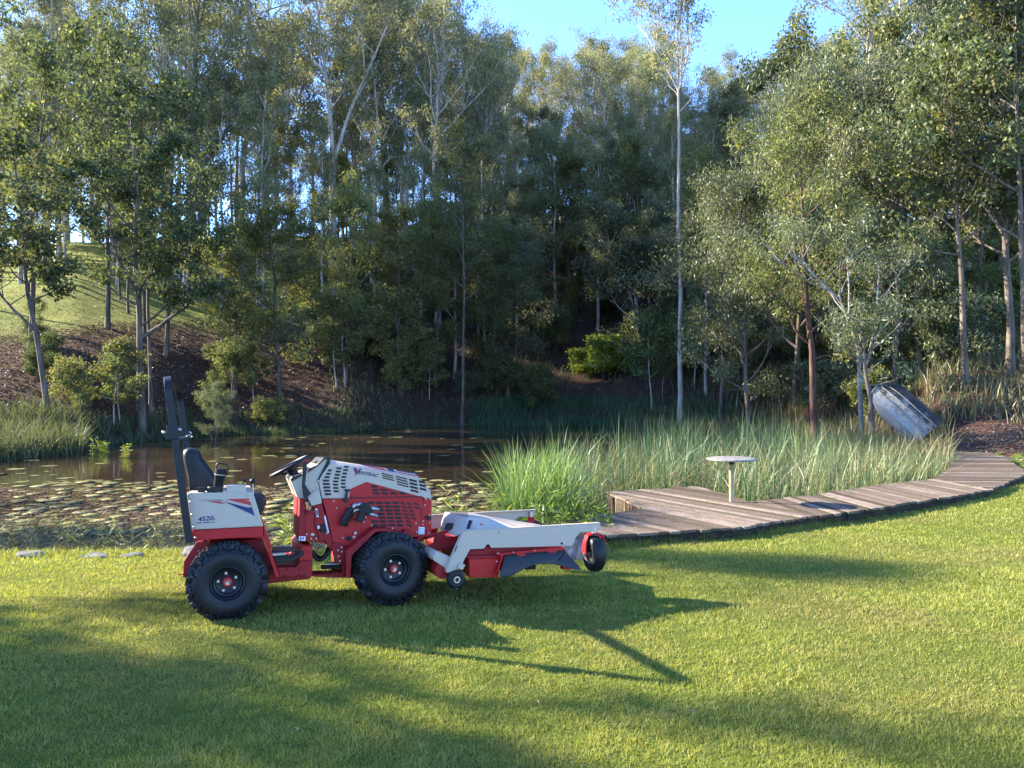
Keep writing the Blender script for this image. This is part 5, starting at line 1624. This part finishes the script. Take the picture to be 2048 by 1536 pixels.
# ---- front wheel arches: bent strip over each tyre
arch = [(118, 1038), (80, 1010), (80, 690), (450, 385), (620, 380), (800, 455), (960, 520)]
inner_ = [(160, 1030), (160, 745), (480, 425), (610, 420), (790, 480), (940, 545)]
poly = [(82, 1035), (80, 690), (450, 385), (620, 382), (830, 440), (960, 520), (940, 550), (800, 492), (610, 420), (480, 428), (160, 742), (142, 1040)]
for y0_, y1_ in ((-.50, -.33), (.33, .50)):
    plate('wheel_arch', z4, poly, y0_, y1_, M['red2'], .004, ref=-.50)
plate('arch_brace', z4, [(860, 400), (925, 395), (925, 510), (850, 450)], -.40, -.33, M['red2'])
plate('front_axle_housing', z4, [(0, 560), (450, 390), (900, 500), (1000, 620), (900, 800), (300, 850), (0, 700)], -.30, .30, M['red2'])
plate('frame_bracket', z3, [(625, 1270), (680, 1230), (760, 1260), (800, 1350), (760, 1480), (700, 1490), (650, 1400)], -.36, -.30, M['red2'])
bolts(z3, [(740, 1292), (745, 1345), (700, 1330), (705, 1400), (720, 1460)], -.362, .009)

# ---- lift arms and mower deck
for s_ in (1, -1):
    y0_, y1_ = (-.36, -.335) if s_ > 0 else (.335, .36)
    plate('lift_arm', z4, [(1110, 640), (1250, 575), (1265, 490), (1300, 462), (1395, 460), (1440, 500), (1590, 480), (1540, 610), (1290, 690), (1190, 775), (1140, 700)], y0_, y1_, M['red2'], ref=-.36)
plate('lift_arm', z4, [(1180, 465), (1450, 398), (1500, 395), (1500, 425), (1240, 495), (1160, 500)], -.30, -.27, M['red'])
plate('hitch_frame', z4, [(1010, 520), (1060, 488), (1140, 488), (1070, 545), (1100, 615), (1080, 620)], -.33, .33, M['red2'])

yd = -.76
dk = plate('mower_deck', z5, [(515, 640), (560, 562), (690, 555), (720, 505), (750, 540), (1380, 500), (1435, 540), (1440, 660), (1340, 650), (850, 760), (553, 800)], yd + .06, -yd - .06, M['red2'], .008)
plate('deck_box', z5, [(548, 642), (852, 634), (824, 815), (553, 815)], yd + .0, yd + .10, M['red'], .006, dk)
plate('deck_box_top', z5, [(512, 622), (840, 608), (852, 634), (548, 642)], yd + .0, yd + .20, M['red2'], .006, dk)
rail = [(528, 388), (1772, 310), (1776, 372), (1655, 390), (1590, 392), (1545, 440), (1512, 520), (1440, 522), (757, 540), (735, 505), (715, 508), (690, 548), (562, 552), (505, 650), (472, 735), (430, 745), (345, 775), (345, 755)]
MB().prism(Q(z5, rail, yd), yd - .0, yd + .012).build('side_rail', M['grey'], dk, None, .003)
flange = [(528, 388), (505, 380), (340, 745), (345, 772)]
MB().prism(Q(z5, flange, yd), yd - .001, yd + .07).build('rail_flange', M['grey'], dk, None, .003)
MB().prism(Q(z5, [(510, 378), (1772, 303), (1772, 311), (528, 389)], yd), yd - .001, yd + .05).build('rail_flange', M['grey'], dk, None, .003)
MB().prism(Q(z5, rail, yd), -yd - .012, -yd).build('side_rail', M['grey'], dk, None, .003)
MB().prism(Q(z5, [(510, 378), (1772, 303), (1772, 311), (528, 389)], yd), -yd - .05, -yd + .001).build('rail_flange', M['grey'], dk, None, .003)
bolts(z5, [(1432, 494)], yd - .001, .012, None, dk); bolts(z5, [(1412, 496)], yd - .001, .009, M['dark'], dk); bolts(z5, [(828, 395)], yd - .001, .004, M['dark'], dk)
for q in ([(435, 520), (442, 525), (418, 580), (411, 578)],):
    decal('rail_slot', z5, q, yd - .001, M['dark'], dk)
# cross member and striping roller at the back of the deck
plate('cross_member', z4, [(1230, 745), (1285, 678), (1480, 765), (1430, 920), (1390, 900), (1240, 800)], yd + .05, -yd - .05, M['grey'], .006, dk, ref=yd + .08)
c0 = P3(z5, (432, 832), yd - .02); c1 = Vector((c0.x - .02, 0, c0.z + .03))
MB().cyl((c0.x - .09, yd + .06, c0.z + .06), (c0.x - .09, -yd - .06, c0.z + .06), .062, 28).build('striping_roller', M['red2'], dk, 50)
f = MB(); f.lathe((c0.x, yd - .035, c0.z), [(.02, .006), (.05, .0), (.062, .001), (.070, .008), (.072, .02), (.072, .055), (.02, .06)], 32); f.build('deck_roller', M['rubber'], dk, 45)
f = MB(); f.lathe((c0.x, yd - .042, c0.z), [(0, .004), (.014, .0), (.014, .001)], 20); f.build('roller_bolt', M['dark'], dk, 45)
f = MB(); f.lathe((c0.x, yd - .042, c0.z), [(.016, .0), (.026, .0), (.027, .008)], 20); f.build('roller_washer', M['steel'], dk, 45)
plate('roller_bracket', z5, [(475, 680), (518, 698), (490, 748), (445, 728)], yd - .03, yd + .0, M['grey'], .004, dk)
# sheet metal cover over the belts
hw = .50
o1 = Q(z5, [(260, 360), (320, 200), (540, 200), (1100, 290), (1220, 322), (1220, 350), (560, 400), (430, 430), (290, 385)], 0)
far_top = P3(z5, (540, 202), .35)
def pt(p, y): return tuple(P3(z5, p, y))
bl = MB()
vs = [pt((325, 200), .30), pt((540, 203), .34), pt((780, 255), .30) , pt((1215, 322), .10),   # ridge far side
      pt((395, 385), -.40), pt((535, 255), -.40), pt((760, 263), -.40), pt((1010, 345), -.55),   # near shoulder
      pt((430, 425), -.55), pt((500, 385), -.60), pt((640, 372), -.62), pt((1000, 352), -.64)]
bl.add(vs, [(0, 4, 5, 1), (1, 5, 6, 2), (2, 6, 7, 3), (4, 8, 9, 5), (5, 9, 10, 6), (6, 10, 11, 7), (0, 1, 5)])
# far half falls away to the other rail, underside closes it to the deck
vb = [pt((290, 385), -.10), Vector(pt((1215, 322), .10)) - Vector((0, 0, .08)), pt((290, 300), .45), pt((540, 260), .60), pt((1000, 330), .62)]
b0 = len(vs)
bl.add([vs[0], vs[1], vs[2], vs[3], vb[2], vb[3], vb[4], vs[4], vs[8], vb[0]], [(0, 1, 5, 4), (1, 2, 6, 5), (2, 3, 6), (0, 7, 9), (7, 8, 9), (0, 9, 4)])
cv = bl.build('belt_cover', M['grey'], dk, None, 0)
sm_ = cv.modifiers.new('thick', 'SOLIDIFY'); sm_.thickness = .006
f = MB(); q = [pt((525, 362), -.61), pt((548, 282), -.53), pt((586, 290), -.53), pt((555, 364), -.61)]
f.add([Vector(a) + Vector((-.002, -.006, .004)) for a in q], [(0, 1, 2, 3)]); o_ = f.build('cover_opening', M['dark'], dk); s2 = o_.modifiers.new('thick', 'SOLIDIFY'); s2.thickness = .004
f = MB(); q = [pt((325, 372), -.22), pt((350, 312), -.18), pt((412, 312), -.26), pt((398, 372), -.33)]
f.add([Vector(a) + Vector((-.01, -.012, .004)) for a in q], [(0, 1, 2, 3)]); o_ = f.build('cover_opening', M['dark'], dk); s2 = o_.modifiers.new('thick', 'SOLIDIFY'); s2.thickness = .004
# small emblem on the cover
f = MB(); q = [pt(a, -.50) for a in [(640, 308), (648, 310), (655, 325), (668, 312), (672, 316), (650, 342), (628, 362), (646, 336)]]
f.add([Vector(a) + Vector((0, -.03, .004)) for a in q], [tuple(range(8))]); o_ = f.build('emblem', M['dred'], dk); s2 = o_.modifiers.new('thick', 'SOLIDIFY'); s2.thickness = .002
# pulley guard block between cover and box
plate('pulley_guard', z5, [(560, 612), (575, 600), (650, 595), (670, 606), (660, 612)], yd + .05, yd + .15, M['red2'], .004, dk)
# discharge chute: curved rubber flap under red brackets
flap_top = [(872, 606), (1000, 592), (1150, 580), (1300, 570), (1440, 560)]
flap_low = [(822, 812), (925, 822), (1050, 735), (1190, 682), (1345, 690)]
ext = [(1540, 665), (1635, 768)]
tp = [P3(z5, p, yd - .02) for p in flap_top]; lw = [P3(z5, p, yd - .10) for p in flap_low]
f = MB(); rows = []
for k in range(7):
    t = k / 6; rows.append([tp[i] * (1 - t) + lw[i] * t + Vector((0, -.02 * sin(pi * t), 0)) for i in range(5)])
tip0 = P3(z5, (1540, 668), yd - .08); tip1 = P3(z5, (1636, 768), yd - .12)
for k in range(7):
    t = k / 6
    a = tp[4] * (1 - t) + tip0 * t if False else rows[k][4]
vs = [p for r_ in rows for p in r_]; fs = [(k * 5 + i, k * 5 + i + 1, (k + 1) * 5 + i + 1, (k + 1) * 5 + i) for k in range(6) for i in range(4)]
n0 = len(vs); vs += [tip0, tip1, P3(z5, (1490, 735), yd - .10)]
fs += [(4, n0, n0 + 2, 34), (n0, n0 + 1, n0 + 2), ]
vs += []; f.add(vs, fs); fl = f.build('discharge_flap', M['flap'], dk, 60); s2 = fl.modifiers.new('thick', 'SOLIDIFY'); s2.thickness = .012; s2.offset = 0
fl.modifiers.new('sub', 'SUBSURF').levels = 1
plate('chute_bracket', z5, [(845, 590), (1430, 532), (1448, 562), (1365, 566), (1368, 592), (1310, 600), (1275, 572), (1060, 588), (1082, 612), (1018, 622), (985, 594), (875, 606)], yd - .045, yd - .03, M['red'], .003, dk)
plate('chute_bracket', z5, [(815, 570), (850, 590), (872, 602), (830, 745), (812, 745), (852, 640), (840, 608), (812, 600)], yd - .05, yd - .01, M['red'], .003, dk)
f = MB(); f.tube([P3(z5, p, yd - .055) for p in [(1060, 628), (1200, 612), (1370, 606), (1415, 645)]], .004, 6); f.build('flap_rod', M['dark'], dk, 60)
bolts(z5, [(805, 664), (825, 748), (1160, 563), (962, 580), (815, 592)], yd - .052, .006, None, dk)
plate('skid', z5, [(1425, 700), (1500, 705), (1530, 732), (1480, 745), (1422, 740)], yd + .1, yd + .16, M['red'], .004, dk)
plate('blade_housing', z5, [(1090, 712), (1172, 700), (1172, 740), (1080, 742)], yd + .2, yd + .3, M['dark'], .004, dk)


def caster(c, yaw, r, w):
    cw = MB(); Mr = Matrix.Rotation(yaw, 4, 'Z'); Tn = Matrix.Translation(c)
    def tf(f): f.v = [tuple(Tn @ Mr @ Vector(v)) for v in f.v]; return f
    t = MB().lathe((0, 0, 0), [(r * .52, -w * .40), (r * .62, -w * .5), (r * .85, -w * .5), (r * .97, -w * .36), (r, -w * .18), (r, w * .18), (r * .97, w * .36), (r * .85, w * .5), (r * .62, w * .5), (r * .52, w * .40)], 40)
    wh = tf(t).build('caster_wheel', M['rubber'], dk, 50)
    t = MB().lathe((0, 0, 0), [(0, -w * .12), (r * .2, -w * .12), (r * .24, -w * .3), (r * .3, -w * .15), (r * .46, -w * .18), (r * .53, -w * .42), (r * .53, w * .42), (r * .46, w * .2), (r * .2, w * .2), (0, w * .2)], 32)
    tf(t).build('caster_rim', M['black'], dk, 50)
    t = MB(); h = r * 1.12; hw_ = w * .5 + .03
    prof = [(-hw_, 0), (-hw_, h * .55), (-hw_ * .75, h * .9), (-hw_ * .35, h), (hw_ * .35, h), (hw_ * .75, h * .9), (hw_, h * .55), (hw_, 0)]
    t.sweep([(0, a, b) for a, b in prof], .07, .012, (1, 0, 0))
    tf(t).build('caster_fork', M['red'], dk, 40, .003)
    t = MB(); t.cyl((0, -hw_ - .01, 0), (0, hw_ + .01, 0), .012, 12); tf(t).build('caster_axle', M['steel'], dk, 40)
    t = MB(); t.cyl((0, 0, h), (0, 0, h + .06), .022, 14); tf(t).build('caster_pin', M['steel'], dk, 40)


cc = P3(z5, (1715, 590), yd + .02)
caster(cc, radians(-93), .150, .115)
cc2 = Vector((cc.x, -cc.y, cc.z)); caster(cc2, radians(-20), .158, .125)

# insulated bottle standing in the cup holder
b0_ = P3(z1, (595, 1215), -.50); wpos = TM @ b0_
bt = empty('drink_bottle', wpos); tag(bt, 'black insulated bottle with steel band and carry loop in the cup holder', 'bottle')
ax_ = (P3(z1, (640, 1010), -.50) - b0_); Lb_ = ax_.length * 1.0; bt.rotation_euler = (0, radians(8), YAW)
MB().lathe((0, 0, 0), [(0, -.02), (.034, -.02), (.036, -.012), (.039, Lb_ * .62), (.041, Lb_ * .66), (.041, Lb_ * .68)], 28, 'z').build('bottle_body', M['black'], bt, 50)
MB().lathe((0, 0, 0), [(.041, Lb_ * .68), (.0425, Lb_ * .685), (.0425, Lb_ * .72), (.040, Lb_ * .73)], 28, 'z').build('steel_band', M['steel'], bt, 50)
MB().lathe((0, 0, 0), [(.040, Lb_ * .73), (.041, Lb_ * .78), (.041, Lb_ * .98), (.036, Lb_ * 1.0), (0, Lb_ * 1.0)], 28, 'z').build('cap', M['black'], bt, 50)
MB().tube([(-.036, 0, Lb_ * .97), (-.034, 0, Lb_ + .03), (-.024, 0, Lb_ + .04), (.03, 0, Lb_ + .035), (.045, 0, Lb_ + .025), (.05, 0, Lb_ - .02), (.042, 0, Lb_ - .05)], .0055, 8).build('carry_loop', M['black'], bt, 60)
